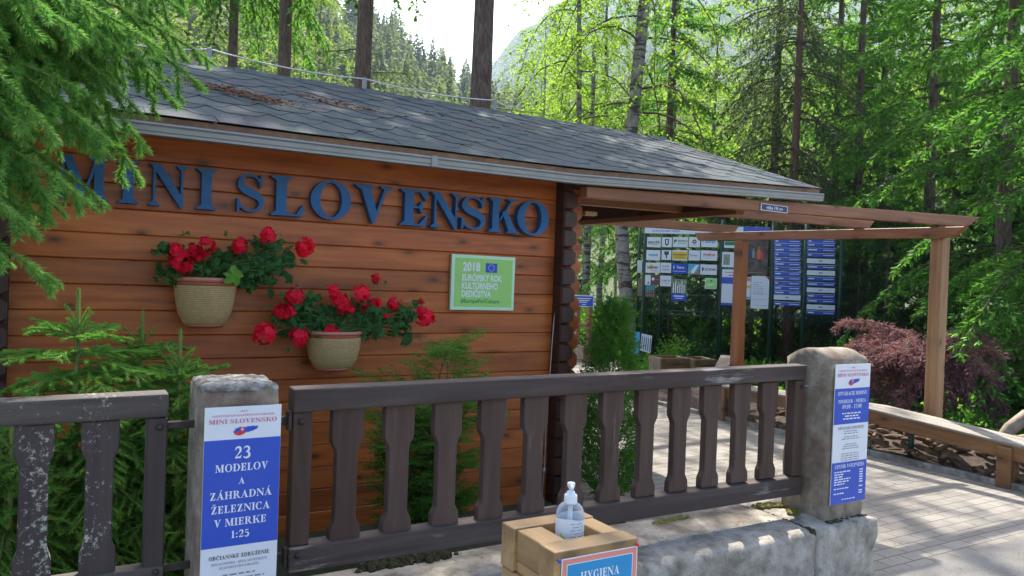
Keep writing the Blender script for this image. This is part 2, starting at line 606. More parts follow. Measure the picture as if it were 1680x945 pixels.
def _r(x0, y0, x1, y1): return [('p', [(x0, y0), (x1, y0), (x1, y1), (x0, y1)])]
def _p(*pts): return [('p', list(pts))]


def _serif(x0, x1, y, up, st0, st1, h=.045, br=.07):
    """Bracketed serif from x0 to x1 on the line y; the stem is st0..st1."""
    d = 1 if up else -1
    return [('p', [(x0, y), (x1, y), (x1, y + d * h * .7), (st1, y + d * (h + br)), (st0, y + d * (h + br)), (x0, y + d * h * .7)])]


def _stroke(pts, ws):
    o, i = [], []
    for k, p in enumerate(pts):
        q0, q1 = pts[max(k - 1, 0)], pts[min(k + 1, len(pts) - 1)]
        dx, dy = q1[0] - q0[0], q1[1] - q0[1]
        l = math.hypot(dx, dy) or 1
        nx, ny = -dy / l, dx / l
        o.append((p[0] + nx * ws[k] / 2, p[1] + ny * ws[k] / 2))
        i.append((p[0] - nx * ws[k] / 2, p[1] - ny * ws[k] / 2))
    return [('s', o, i)]


def _bez(c, n=26):
    out = []
    segs = [(c[i], c[i + 1], c[i + 2], c[i + 3]) for i in range(0, len(c) - 3, 3)]
    for s in segs:
        for k in range(n // len(segs) + 1):
            t = k / (n // len(segs))
            out.append(tuple((1 - t) ** 3 * s[0][j] + 3 * (1 - t) ** 2 * t * s[1][j] + 3 * (1 - t) * t * t * s[2][j] + t ** 3 * s[3][j] for j in (0, 1)))
    return out


W, T, S = .2, .06, .1    # thick stem, thin stem, serif overhang


def _stem(x, w=W, a=S, top=True, bot=True):
    g = _r(x, .0, x + w, 1)
    if bot: g += _serif(x - a, x + w + a, 0, True, x, x + w)
    if top: g += _serif(x - a, x + w + a, 1, False, x, x + w)
    return g


def _S():
    pts = _bez([(.60, .74), (.56, 1.0), (.13, 1.04), (.13, .74), (.13, .5), (.62, .52), (.62, .27), (.62, -.04), (.14, -.04), (.09, .27)], 39)
    n = len(pts)
    ws = [.05 + .155 * math.exp(-((k / (n - 1) - .5) / .2) ** 2) for k in range(n)]
    return _stroke(pts, ws) + _p((.57, .66), (.63, .66), (.63, 1.0), (.58, .95)) + _p((.06, .34), (.12, .34), (.12, .06), (.06, 0))


def _bowl(x, y0, y1, rx, w=W):
    cy, ry = (y0 + y1) / 2, (y1 - y0) / 2
    return _arc(x, cy, rx, ry, -90, 90, w, T)


G = {
    'I': (.4, lambda: _stem(.1)),
    'L': (.68, lambda: _stem(.1) + _r(.3, 0, .6, T) + _p((.6, .0), (.66, .3), (.62, .3), (.5, T), (.4, T), (.4, 0))),
    'E': (.7, lambda: _stem(.1) + _r(.3, 0, .6, T) + _r(.3, 1 - T, .6, 1) + _r(.3, .49, .5, .55) + _p((.58, 0), (.66, .3), (.62, .3), (.46, T)) + _p((.46, 1 - T), (.6, .72), (.64, .72), (.62, 1), (.58, 1)) + _p((.49, .36), (.53, .36), (.53, .68), (.49, .68), (.44, .55), (.44, .49))),
    'F': (.64, lambda: _stem(.1) + _r(.3, 1 - T, .6, 1) + _r(.3, .47, .5, .53) + _p((.46, 1 - T), (.58, .72), (.62, .72), (.6, 1), (.56, 1)) + _p((.49, .34), (.53, .34), (.53, .66), (.49, .66), (.44, .53), (.44, .47))),
    'T': (.72, lambda: _stem(.26, top=False) + _r(.04, 1 - T, .68, 1) + _p((.02, .7), (.06, .7), (.2, 1 - T), (.2, 1), (.03, 1)) + _p((.7, .7), (.66, .7), (.52, 1 - T), (.52, 1), (.69, 1))),
    'H': (.92, lambda: _stem(.1) + _stem(.62) + _r(.3, .47, .62, .53)),
    'M': (1.06, lambda: _r(.1, 0, .1 + T, 1) + _serif(0, .27, 0, True, .1, .16) + _p((.0, 1), (.0, .96), (.1, .93), (.1, 1)) + _p((.1, 1), (.3, 1), (.6, .2), (.5, 0)) + _p((.5, 0), (.54, .0), (.83, .85), (.83, 1), (.78, .95)) + _stem(.76)),
    'N': (.92, lambda: _r(.1, 0, .1 + T, 1) + _serif(0, .27, 0, True, .1, .16) + _p((-.02, 1), (.26, 1), (.82, .22), (.82, -.02), (.76, -.02), (.16, .82), (.04, .96)) + _r(.76, 0, .82, 1) + _serif(.65, .93, 1, False, .76, .82)),
    'V': (.86, lambda: _p((.1, 1), (.32, 1), (.51, .26), (.44, -.02), (.40, -.02)) + _p((.40, -.02), (.45, -.02), (.75, 1), (.68, 1)) + _serif(.0, .42, 1, False, .11, .31) + _serif(.58, .86, 1, False, .68, .74)),
    'A': (.88, lambda: _p((.08, 0), (.14, 0), (.46, .95), (.42, 1.02)) + _p((.40, 1.02), (.46, 1.02), (.8, 0), (.57, 0), (.34, .78)) + _r(.22, .3, .6, .36) + _serif(-.02, .26, 0, True, .08, .13) + _serif(.47, .9, 0, True, .58, .79)),
    'K': (.92, lambda: _stem(.1) + _p((.3, .34), (.36, .36), (.74, .96), (.68, .96)) + _p((.4, .6), (.54, .68), (.88, 0), (.64, 0)) + _serif(.56, .92, 1, False, .68, .74, .045, .03) + _serif(.56, .94, 0, True, .66, .86, .045, .03)),
    'O': (.9, lambda: _arc(.45, .5, .43, .53, 0, 360, .2, .065, 40)),
    'C': (.82, lambda: _arc(.44, .5, .42, .53, 45, 318, .2, .065, 30) + _p((.66, .64), (.71, .64), (.73, 1.0), (.68, 1.0), (.64, .88))),
    'G': (.9, lambda: _arc(.44, .5, .42, .53, 45, 318, .2, .065, 30) + _p((.66, .64), (.71, .64), (.73, 1.0), (.68, 1.0), (.64, .88)) + _r(.62, .02, .8, .4) + _r(.52, .4, .88, .45)),
    'D': (.88, lambda: _stem(.1) + _bowl(.4, 0, 1, .44) + _r(.3, 0, .42, T) + _r(.3, 1 - T, .42, 1)),
    'P': (.74, lambda: _stem(.1) + _bowl(.38, .45, 1, .32) + _r(.3, .45, .4, .51) + _r(.3, 1 - T, .4, 1)),
    'R': (.9, lambda: _stem(.1) + _bowl(.38, .48, 1, .32) + _r(.3, .48, .42, .53) + _r(.3, 1 - T, .4, 1) + _p((.36, .5), (.56, .5), (.86, 0), (.64, 0)) + _r(.64, 0, .92, .045)),
    'B': (.8, lambda: _stem(.1) + _bowl(.38, .5, 1, .3) + _bowl(.38, 0, .55, .36) + _r(.3, 0, .4, T) + _r(.3, .5, .4, .55) + _r(.3, 1 - T, .4, 1)),
    'U': (.88, lambda: _r(.1, .3, .3, 1) + _serif(0, .4, 1, False, .1, .3) + _arc(.44, .32, .34, .34, 180, 360, .2, .07, 20) + _r(.72, .3, .78, 1) + _serif(.62, .9, 1, False, .72, .78)),
    'J': (.5, lambda: _r(.2, .2, .4, 1) + _serif(.1, .5, 1, False, .2, .4) + _arc(.2, .2, .2, .26, 180, 360, .1, .07, 14)),
    'Z': (.74, lambda: _p((.06, 0), (.3, 0), (.66, 1), (.44, 1)) + _r(.06, 0, .66, T) + _r(.08, 1 - T, .66, 1) + _p((.6, 0), (.7, .3), (.66, .3), (.48, T)) + _p((.1, 1), (.06, .72), (.1, .72), (.24, 1 - T))),
    'Y': (.86, lambda: _r(.33, 0, .53, .45) + _serif(.23, .63, 0, True, .33, .53) + _p((.08, 1), (.3, 1), (.53, .45), (.33, .42)) + _p((.46, .45), (.53, .45), (.76, 1), (.7, 1)) + _serif(.0, .4, 1, False, .1, .28, .045, .02) + _serif(.6, .86, 1, False, .7, .76, .045, .02)),
    'S': (.72, _S),
    '0': (.62, lambda: _arc(.31, .5, .29, .52, 0, 360, .17, .06, 30)),
    '1': (.5, lambda: _r(.17, 0, .36, 1) + _serif(.06, .48, 0, True, .17, .36) + _p((.06, .86), (.2, 1), (.2, .9), (.08, .82))),
    '2': (.64, lambda: _stroke(_bez([(.09, .72), (.1, 1.06), (.56, 1.06), (.5, .68), (.47, .48), (.2, .28), (.08, .04)], 24), [.07 + .13 * math.sin(min(1, k / 20) * math.pi) for k in range(26)]) + _p((.05, 0), (.54, 0), (.6, .26), (.55, .26), (.48, .15), (.1, .15))),
    '3': (.62, lambda: _stroke(_bez([(.08, .82), (.16, 1.06), (.54, 1.04), (.5, .74), (.48, .6), (.38, .54), (.24, .52)], 24), [.07 + .12 * math.sin(k / 25 * math.pi) for k in range(26)]) + _stroke(_bez([(.24, .53), (.46, .52), (.56, .4), (.54, .24), (.5, -.06), (.12, -.04), (.06, .14)], 24), [.06 + .14 * math.sin(k / 25 * math.pi) for k in range(26)])),
    '5': (.62, lambda: _p((.16, 1), (.54, 1), (.5, .86), (.15, .86)) + _r(.12, .54, .16, 1) + _stroke(_bez([(.13, .56), (.34, .66), (.58, .52), (.52, .24), (.46, -.06), (.12, -.02), (.06, .14)], 24), [.06 + .14 * math.sin(k / 25 * math.pi) for k in range(26)])),
    '7': (.6, lambda: _p((.06, 1), (.56, 1), (.34, 0), (.18, 0), (.44, .86), (.1, .86)) + _p((.06, 1), (.1, .72), (.05, .72))),
    '9': (.62, lambda: _arc(.31, .68, .27, .34, 0, 360, .15, .06, 24) + _stroke(_bez([(.5, .68), (.52, .3), (.36, .04), (.1, 0)], 14), [.15 - .008 * k for k in range(15)])),
    '6': (.62, lambda: _arc(.31, .32, .27, .34, 0, 360, .15, .06, 24) + _stroke(_bez([(.12, .32), (.1, .7), (.26, .96), (.52, 1)], 14), [.15 - .008 * k for k in range(15)])),
    ':': (.34, lambda: _r(.08, .02, .26, .2) + _r(.08, .5, .26, .68)),
    '.': (.3, lambda: _r(.06, 0, .22, .15)),
    '-': (.42, lambda: _r(.06, .28, .36, .4)),
    '/': (.4, lambda: _p((.02, -.05), (.1, -.05), (.38, 1.05), (.3, 1.05))),
    ' ': (.32, lambda: []),
}
ACC = {'Á': ('A', 'a'), 'Í': ('I', 'a'), 'É': ('E', 'a'), 'Ú': ('U', 'a'), 'Ý': ('Y', 'a'), 'Ó': ('O', 'a'), 'Č': ('C', 'c'), 'Ž': ('Z', 'c'), 'Š': ('S', 'c'), 'Ľ': ('L', 'k')}


def glyph(ch):
    base, acc = ACC.get(ch, (ch, None))
    adv, fn = G[base]
    g = list(fn())
    cx = adv / 2
    if acc == 'a': g += _p((cx - .04, 1.08), (cx + .06, 1.08), (cx + .2, 1.28), (cx + .04, 1.28))
    if acc == 'c': g += _p((cx - .04, 1.08), (cx + .04, 1.08), (cx + .2, 1.28), (cx + .1, 1.28), (cx, 1.17), (cx - .1, 1.28), (cx - .2, 1.28))
    if acc == 'k': g += _p((cx + .12, .7), (cx + .18, .7), (cx + .28, 1.02), (cx + .14, 1.02))
    return adv, g


def _pieces(g):
    for p in g:
        if p[0] == 'p': yield [p[1]]
        else:
            o, i = p[1], p[2]
            yield [[o[k], o[k + 1], i[k + 1], i[k]] for k in range(len(o) - 1)]


def serif_text(mb, text, x, y, h, fr, wscale=1.0, align='C', lift=.0008):
    """Flat serif capitals; fr(a, b, c) maps text-plane metres (right, up, out) to the world."""
    gap = .07
    gl = [glyph(c) for c in text]
    wid = sum(a + gap for a, _ in gl) * h * wscale
    cx = x - (wid / 2 if align == 'C' else wid if align == 'R' else 0)
    step = 0
    for a, g in gl:
        for piece in _pieces(g):
            step += 1
            for poly in piece:
                vs = [fr(cx + px * h * wscale, y + py * h, lift + (step % 5) * .00006) for px, py in poly]
                mb.add(vs, [tuple(range(len(vs)))])
        cx += (a + gap) * h * wscale
    return wid


def solid_letter(ch, u0, u1, z0, z1, v0, v1):
    """A raised letter between the walls of its box, front face at v0 (towards the road)."""
    adv, g = glyph(ch)
    xs = [q[0] for p in g for q in (p[1] if p[0] == 'p' else p[1] + p[2])]
    a, b = min(xs), max(xs)
    mb = MB()
    k = 0
    for piece in _pieces(g):
        k += 1
        e = .0004 * (k % 7)
        for poly in piece:
            q = [(u0 + (px - a) / (b - a) * (u1 - u0), z0 + py * (z1 - z0)) for px, py in poly]
            area = sum(q[i][0] * q[(i + 1) % len(q)][1] - q[(i + 1) % len(q)][0] * q[i][1] for i in range(len(q)))
            if area < 0: q = q[::-1]
            n = len(q)
            vs = [(p[0], v0 + e, p[1]) for p in q] + [(p[0], v1, p[1]) for p in q]
            fs = [tuple(range(n)), tuple(range(2 * n - 1, n - 1, -1))] + [(i, n + i, n + (i + 1) % n, (i + 1) % n) for i in range(n)]
            mb.add(vs, fs)
    return mb


_tc = {}


def sans_text(mb, text, x, y, h, fr, align='L', squeeze=1.0, bold=0.0, lift=.001):
    """Sans lettering from Blender's own built-in font, flattened to a mesh."""
    key = (text, bold)
    if key not in _tc:
        cu = bpy.data.curves.new('lettering', 'FONT')
        cu.body = text
        cu.size = 1
        cu.resolution_u = 3
        cu.offset = bold
        to = bpy.data.objects.new('lettering', cu)
        COL.objects.link(to)
        dg = bpy.context.evaluated_depsgraph_get()
        me = bpy.data.meshes.new_from_object(to.evaluated_get(dg))
        _tc[key] = ([tuple(v.co) for v in me.vertices], [tuple(p.vertices) for p in me.polygons])
        bpy.data.objects.remove(to)
        bpy.data.curves.remove(cu)
        bpy.data.meshes.remove(me)
    vs, fs = _tc[key]
    if not vs: return
    k = h / .72
    wid = max(v[0] for v in vs) * k * squeeze
    x0 = x - (wid / 2 if align == 'C' else wid if align == 'R' else 0)
    mb.add([fr(x0 + v[0] * k * squeeze, y + v[1] * k, lift) for v in vs], fs)


def frame(o, r, up, out):
    o, r, up, out = (np.array(q, float) for q in (o, r, up, out))
    r, up, out = r / np.linalg.norm(r), up / np.linalg.norm(up), out / np.linalg.norm(out)
    return lambda a, b, c=0.0: o + r * a + up * b + out * c


def rect(mb, fr, x0, y0, x1, y1, c):
    return mb.add([fr(x0, y0, c), fr(x1, y0, c), fr(x1, y1, c), fr(x0, y1, c)], [(0, 1, 2, 3)])


def slab(mb, fr, x0, y0, x1, y1, c0, c1):
    return mb.hexa([fr(x0, y0, c0), fr(x1, y0, c0), fr(x1, y0, c1), fr(x0, y0, c1), fr(x0, y1, c0), fr(x1, y1, c0), fr(x1, y1, c1), fr(x0, y1, c1)])


def bars(mb, fr, x0, y0, x1, n, pitch, h, c, rng, align='C'):
    """Lines too small to read: rows of word-length dashes."""
    for i in range(n):
        y = y0 - i * pitch
        wid = (x1 - x0) * rng.uniform(.45, .95)
        x = x0 if align == 'L' else (x0 + x1) / 2 - wid / 2
        end = x + wid
        while x < end - .004:
            w = min(rng.uniform(.012, .035), end - x)
            rect(mb, fr, x, y, x + w, y + h, c)
            x += w + .006


# ------------------------------------------------------------------ foliage
def nrm(a): return a / (np.linalg.norm(a, axis=-1, keepdims=True) + 1e-9)


def blades(P, D, L, dens, ln, wd, ang, rng, upb=0.0, quad=False, tint0=0.0, tip=1.0, flatz=0.0, minn=1, jitter=.3, lay=False):
    """Leaves or needles standing along straight twig pieces (P start, D direction, L length)."""
    P, D, L = np.asarray(P, float), nrm(np.asarray(D, float)), np.asarray(L, float)
    cnt = np.maximum(minn, np.round(L * dens + rng.uniform(-.4, .4, len(L)))).astype(int)
    i = np.repeat(np.arange(len(L)), cnt)
    n = len(i)
    t = rng.uniform(0, 1, n)
    d = D[i]
    pos = P[i] + d * (L[i] * t)[:, None]
    r = rng.normal(size=(n, 3))
    r[:, 2] *= 1 - flatz
    r[:, 2] += upb
    r = nrm(r - (r * d).sum(1)[:, None] * d)
    a = ang * (1 - .55 * t ** 5) * rng.uniform(1 - jitter, 1 + jitter, n)
    dr = d * np.cos(a)[:, None] + r * np.sin(a)[:, None]
    sd = nrm(np.cross(dr, rng.normal(size=(n, 3)) * (.35 if lay else 1) + np.array([0, 0, 1.0 if lay else 0])))
    l = (ln * rng.uniform(.75, 1.2, n) * (1 - .25 * t ** 4))[:, None]
    w = wd * rng.uniform(.8, 1.2, n)[:, None]
    if quad:
        V = np.stack([pos, pos + dr * l * .45 + sd * w / 2, pos + dr * l, pos + dr * l * .45 - sd * w / 2], 1)
    else:
        V = np.stack([pos - sd * w / 2, pos + sd * w / 2, pos + dr * l], 1)
    return V, np.clip(tint0 + 0 * t, 0, 1)


class Twigs:
    """Collects straight twig pieces; each has a radius and a youth value."""
    def __init__(s): s.P, s.D, s.L, s.R, s.Y = [], [], [], [], []

    def curve(s, pts, r0, r1, y0=0, y1=0):
        n = len(pts) - 1
        for k in range(n):
            d = pts[k + 1] - pts[k]
            l = np.linalg.norm(d)
            s.P.append(pts[k]); s.D.append(d / (l + 1e-9)); s.L.append(l)
            s.R.append(r0 + (r1 - r0) * k / n); s.Y.append(y0 + (y1 - y0) * (k + 1) / n)

    def stems(s, mb, rmin=0.0, n=4):
        for p, d, l, r in zip(s.P, s.D, s.L, s.R):
            if r >= rmin: mb.tube([p, p + d * l], [r, r * .8], n, False)
        return mb


def arc_pts(p, d, L, droop, n, rng=None, wob=0.0):
    pts = [np.array(p, float)]
    d = np.array(d, float)
    for k in range(n):
        d = d + np.array([0, 0, -droop * L / n])
        if rng is not None: d = d + rng.normal(size=3) * wob
        d = d / np.linalg.norm(d)
        pts.append(pts[-1] + d * L / n)
    return pts


def rot_about(v, ax, a):
    ax = ax / np.linalg.norm(ax)
    return v * math.cos(a) + np.cross(ax, v) * math.sin(a) + ax * np.dot(ax, v) * (1 - math.cos(a))


def bough(L, rng, droop=.55, step=.05, side=.34, sub=.34, substep=.04, hang=.35, rise=.15, tw=None, p=(0, 0, 0), d=(1, 0, 0), r0=.012, start=.12, subdroop=1.2):
    """A spruce bough along d: main stem, alternate side branches that hang, short twigs on those."""
    tw = tw or Twigs()
    d = np.array(d, float); d /= np.linalg.norm(d)
    up = np.array([0, 0, 1.])
    main = arc_pts(p, d + up * rise, L, droop, 10, rng, .03)
    tw.curve(main, r0, r0 * .25, 0, 1)
    cum = np.linspace(0, L, 11)
    x = L * start
    sgn = 1
    while x < L * .985:
        k = min(9, int(x / L * 10))
        f = x / L * 10 - k
        q = main[k] * (1 - f) + main[k + 1] * f
        dd = main[k + 1] - main[k]; dd /= np.linalg.norm(dd)
        lat = np.cross(dd, up); lat /= np.linalg.norm(lat) + 1e-9
        l = (side * L * (1 - (x / L) ** 1.6) * min(1, (x / L) / .3 + .35) + .045) * rng.uniform(.7, 1.15)
        a = rng.uniform(.7, 1.05)
        bd = dd * math.cos(a) + lat * sgn * math.sin(a) - up * hang * rng.uniform(.3, 1.2)
        bp = arc_pts(q, bd, l, subdroop * rng.uniform(.5, 1.3), 5, rng, .04)
        tw.curve(bp, r0 * .3, r0 * .15, .1, 1)
        y = substep * 1.2
        s2 = 1
        while y < l * .96:
            k2 = min(4, int(y / l * 5)); f2 = y / l * 5 - k2
            q2 = bp[k2] * (1 - f2) + bp[k2 + 1] * f2
            d2 = bp[k2 + 1] - bp[k2]; d2 /= np.linalg.norm(d2) + 1e-9
            lt2 = np.cross(d2, up); lt2 /= np.linalg.norm(lt2) + 1e-9
            a2 = rng.uniform(.6, .95)
            l2 = (sub * l * (1 - y / l) + .03) * rng.uniform(.7, 1.2)
            d3 = d2 * math.cos(a2) + lt2 * s2 * math.sin(a2) - up * .12 * rng.uniform(0, 1.5)
            tw.curve(arc_pts(q2, d3, l2, .5, 2), r0 * .14, r0 * .1, .3, 1)
            y += substep * rng.uniform(.8, 1.2)
            s2 = -s2
        x += step * rng.uniform(.8, 1.2)
        sgn = -sgn
    return tw


def needle_mesh(name, tw, rng, dens, ln, wd, ang, mats, upb=.25, quad=False, rmin=.0, tipamt=1.0, stem_n=4):
    P, D, L, Y = np.array(tw.P), np.array(tw.D), np.array(tw.L), np.array(tw.Y)
    young = Y > .93
    V1, _ = blades(P[~young], D[~young], L[~young], dens, ln, wd, ang, rng, upb, quad)
    V2, _ = blades(P[young], D[young], L[young], dens * 1.1, ln * .85, wd, ang * .85, rng, upb, quad)
    tint = np.concatenate([rng.uniform(0, .15, len(V1)), rng.uniform(.3, 1.0, len(V2)) * tipamt])
    return leafmesh(name, np.concatenate([V1, V2]), tint, mats, extra=tw.stems(MB(), rmin, stem_n))


def trunk_mb(H, r, rng, lean=0.0, n=10, sides=10, bend=.02, top=.12):
    pts, rad = [], []
    x = y = 0.0
    for k in range(n + 1):
        t = k / n
        pts.append((x + lean * H * t, y, H * t))
        rad.append(r * (1 - t * (1 - top)) * (1.25 if k == 0 else 1))
        x += rng.normal() * bend * H / n
        y += rng.normal() * bend * H / n
    return MB().tube(pts, rad, sides), pts
# ------------------------------------------------------------------ ground, pavement, road
def sheet(name, x0, y0, x1, y1, z, mat):
    o = obj(name, MB().add([(x0, y0, z), (x1, y0, z), (x1, y1, z), (x0, y1, z)], [(0, 1, 2, 3)]), mat)
    return tag(o, kind='structure')


sheet('ground', -900, -900, 900, 900, -.012, M['soil'])
pav = MB()
pav.add([(3.2, 2.5, 0), (6.64, 2.5, 0), (6.64, 8.6, 0), (3.2, 8.6, 0)], [(0, 1, 2, 3)])
pav.add([(3.2, 8.6, 0), (6.64, 8.6, 0), (9.2, 11.4, 0), (9.2, 16, 0), (6.0, 19, 0), (1.6, 20, 0), (1.6, 17.6, 0), (3.2, 14, 0)], [tuple(range(8))])
tag(obj('paving', pav, M['paver']), kind='structure')
rd = MB()
edge = [(x, 2.53 + .02 * math.sin(x * 5.1) + .015 * math.sin(x * 13)) for x in np.linspace(3.3, 30, 140)]
rd.add([(3.3, -9, .004), (30, -9, .004)] + [(a, b, .004) for a, b in edge[::-1]], [tuple(range(142))])
rd.add([(-30, -9, .003), (3.3, -9, .003), (3.3, 2.6, .003), (-30, 2.6, .003)], [(0, 1, 2, 3)])
tag(obj('road', rd, M['asphalt']), kind='structure')
tag(obj('kerb', MB().box((6.64, 2.55, -.1), (6.70, 8.9, .045)), M['concrete_base'], bevel=.006), kind='structure')

# ------------------------------------------------------------------ the log cabin
rng = np.random.default_rng(3)
cab = thing('log_cabin', 'orange brown log cabin with shingled roof behind the fence', 'cabin', (1.4, 4.6, 0))
PZ0, PP, WV = 1.8387, .133, 4.525
mb = MB()
for k in range(-5, 15):
    zt, zb = PZ0 - (k - 1) * PP - .001, PZ0 - k * PP + .001
    zt = min(zt, 2.37)
    if zb > 2.33: continue
    c = .005
    prof = [(WV + c, zb), (WV, zb + c), (WV, zt - c), (WV + c, zt), (WV + .07, zt), (WV + .07, zb)]
    mb.loft([[(u, a, b) for a, b in prof] for u in (-.2, 3.02)])
obj('front_wall', mb, M['plank'], cab)
mb = MB()
for k in range(-3, 14):
    z0, z1 = PZ0 - (k + .5) * PP + .002, PZ0 - (k - .5) * PP - .002
    if z1 > 2.36: continue
    mb.loft([[(a, v, b) for a, b in [(3.02, z0), (3.09, z0), (3.1, z0 + .01), (3.1, z1 - .01), (3.09, z1), (3.02, z1)]] for v in (4.6, 7.5)])
obj('side_wall', mb, M['plank_side'], cab)
mb = MB()
for k in range(-3, 14):
    z0, z1 = PZ0 - (k + .5) * PP + .002, PZ0 - (k - .5) * PP - .002
    if z1 < 2.24: mb.loft([[(a, v, b) for a, b in [(-.28, z0), (-.2, z0), (-.2, z1), (-.28, z1)]] for v in (4.6, 7.5)])
obj('side_wall', mb, M['plank_side'], cab)
for corner in ((3.012, 3.118), (-.305, -.2)):
  mb = MB()
  for k in range(-5, 15):
    z0, z1 = PZ0 - (k + .5) * PP, PZ0 - (k - .5) * PP
    z1 = min(z1, 2.33)
    if z0 > 2.27: continue
    for ua, ub in (corner,):
        c = .03
        hexp = lambda s: [(ua + s * .01, z0 + s * .012 + .002), (ub - c, z0 + s * .012 + .002), (ub, z0 + c), (ub, z1 - c), (ub - c, z1 - s * .012 - .002), (ua + s * .01, z1 - s * .012 - .002)]
        mb.loft([[(a, v, b) for a, b in hexp(s)] for v, s in ((4.41, 1), (4.424, 0), (4.5225, 0))])
  obj('log_end', mb, M['log_end'], cab)
mb = MB()
for k in range(-2, 15):
    z0, z1 = PZ0 - k * PP, PZ0 - (k - 1) * PP
    z1 = min(z1, 2.2)
    c = .035
    mb.loft([[(a, v, b) for a, b in [(3.1225, z0 + .002), (3.215, z0 + .002), (3.25, z0 + c), (3.25, z1 - c), (3.215, z1 - .002), (3.1225, z1 - .002)]] for v in (4.53, 4.597)])
obj('crossed_log_end', mb, M['plank'], cab, bevel=.004)
obj('back_wall', MB().box((-.2, 7.43, 0), (3.02, 7.5, 2.2)), M['plank'], cab)
# roof: two slopes of lapped hexagonal shingles on boards
EV, EZ, RV, RZ, U0, U1 = 4.150, 2.272, 6.05, 3.018, -1.15, 5.33
SL = math.hypot(RV - EV, RZ - EZ)
sv, sz = (RV - EV) / SL, (RZ - EZ) / SL
nv, nz = -sz, sv


def rise(u):
    return .034 * max(0.0, u - 2.9)          # the porch end of the eaves stands a little higher


def roof_pt(u, s, h, back=False):
    v, z = EV + s * sv + h * nv, EZ + s * sz + h * nz + rise(u) * (1 - s / SL)
    return (u, 2 * RV - v if back else v, z)


for back in (False, True):
    mb = MB()
    rows = int(SL / .145) + 1
    for r in range(rows + 1):
        s0 = r * .145 - .02
        for i in range(-1, int((U1 - U0) / .3333) + 2):
            uc = U0 + (i + (.5 if r % 2 else 0)) * .3333 + rng.uniform(-.004, .004)
            g = .0012
            pr = [(-.085, 0, .0065), (.085, 0, .0065), (.1667 - g, .145, .0045), (.1667 - g, .3, .0), (-.1667 + g, .3, .0), (-.1667 + g, .145, .0045)]
            if r == 0: pr = [(-.1667 + g, -.005, .0085), (.1667 - g, -.005, .0085), (.1667 - g, .3, 0), (-.1667 + g, .3, 0)]
            if r == 1: pass
            dz = rng.uniform(0, .003)
            vs = []
            for a, s, h in pr:
                u = min(max(uc + a, U0), U1)
                ss = min(s0 + s, SL + .004)
                vs.append((u, ss, .012 + h + dz))
            if max(q[0] for q in vs) - min(q[0] for q in vs) < .02: continue
            if max(q[1] for q in vs) - min(q[1] for q in vs) < .01: continue
            n = len(vs)
            top = [roof_pt(u, s, h, back) for u, s, h in vs]
            low = [roof_pt(u, s, h - .003, back) for u, s, h in vs]
            fs = [tuple(range(n))] + [(j, n + j, n + (j + 1) % n, (j + 1) % n) for j in range(n)]
            if back: fs = [f[::-1] for f in fs]
            mb.add(top + low, fs)
    if back:
        obj('back_slope', mb, M['shingle'], roof)
    else:
        roof = obj('roof', mb, M['shingle'], cab)
mb = MB()
for i in range(26):
    a = U0 + i * (U1 - U0) / 26
    b = a + (U1 - U0) / 26 + .05
    h = .006 * (i % 2)
    mb.loft([[(u, RV - .12, RZ - .033 + h), (u, RV, RZ + .024 + h), (u, RV + .12, RZ - .033 + h), (u, RV + .12, RZ - .039 + h), (u, RV, RZ + .018 + h), (u, RV - .12, RZ - .039 + h)] for u in (a, min(b, U1))])
obj('ridge_cap', mb, M['shingle'], roof)
for back in (False, True):
    mb = MB()
    for i in range(14):
        a, b = i * SL / 14 + .002, (i + 1) * SL / 14 - .002
        mb.loft([[roof_pt(u, s, h, back) for s, h in ((a, -.026), (b, -.026), (b, .001), (a, .001))] for u in (U0 + .02, 2.9, U1 - .015)])
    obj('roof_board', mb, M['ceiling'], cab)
US = [U0 + .01, 2.0, 2.9, 4.0, U1 - .01]
mb = MB().loft([[(u, a, b + rise(u)) for a, b in ((EV - .012, EZ - .05), (EV + .022, EZ - .05), (EV + .022, EZ + .003), (EV - .012, EZ + .003))] for u in US])
obj('eaves_board', mb, M['bench'], cab)
gp = [(EV - .022, EZ - .032), (EV - .034, EZ - .030), (EV - .038, EZ - .04), (EV - .031, EZ - .047), (EV - .036, EZ - .052), (EV - .034, EZ - .072), (EV - .03, EZ - .077), (EV - .031, EZ - .09), (EV - .0, EZ - .094), (EV - .0125, EZ - .038)]
obj('gutter', MB().loft([[(u, a, b + rise(u)) for a, b in gp] for u in (U0, 2.0, 2.9, 4.0, U1 + .02)]), M['metal'], cab)
obj('gutter_clip', MB().box((1.86, EV - .042, EZ - .092), (1.90, EV - .013, EZ - .028)), M['metal'], cab, bevel=.003)
# barge boards and the beams that carry the porch roof
for back in (False, True):
    s = [roof_pt(U1, 0, h, back)[1:] for h in (-.10, 0)] + [roof_pt(U1, SL, h, back)[1:] for h in (0, -.10)]
    obj('barge_board', MB().loft([[(u, a, b) for a, b in s] for u in (U1 - .03, U1 - .002)]), M['beam_across'], cab)
for u in (3.45, 4.05, 4.66):
    s = [roof_pt(0, .16, h)[1:] for h in (-.12, -.024)] + [roof_pt(0, SL, h)[1:] for h in (-.024, -.12)]
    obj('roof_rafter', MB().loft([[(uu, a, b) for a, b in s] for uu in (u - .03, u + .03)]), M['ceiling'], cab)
mb = MB().box((4.62, 4.36, 2.12), (4.70, 7.0, 2.165))
obj('tie_beam', mb, M['beam_across'], cab)
gv_ = [(4.38, 2.166)] + [roof_pt(4.68, s_, -.03)[1:] for s_ in (.25, SL)] + [roof_pt(4.68, s_, -.03, True)[1:] for s_ in (.25,)] + [(7.72, 2.166)]
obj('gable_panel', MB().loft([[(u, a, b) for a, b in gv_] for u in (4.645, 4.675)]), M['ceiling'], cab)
obj('gable_strut', MB().box((4.60, 5.55, 2.166), (4.643, 5.63, 2.8)), M['ceiling'], cab)
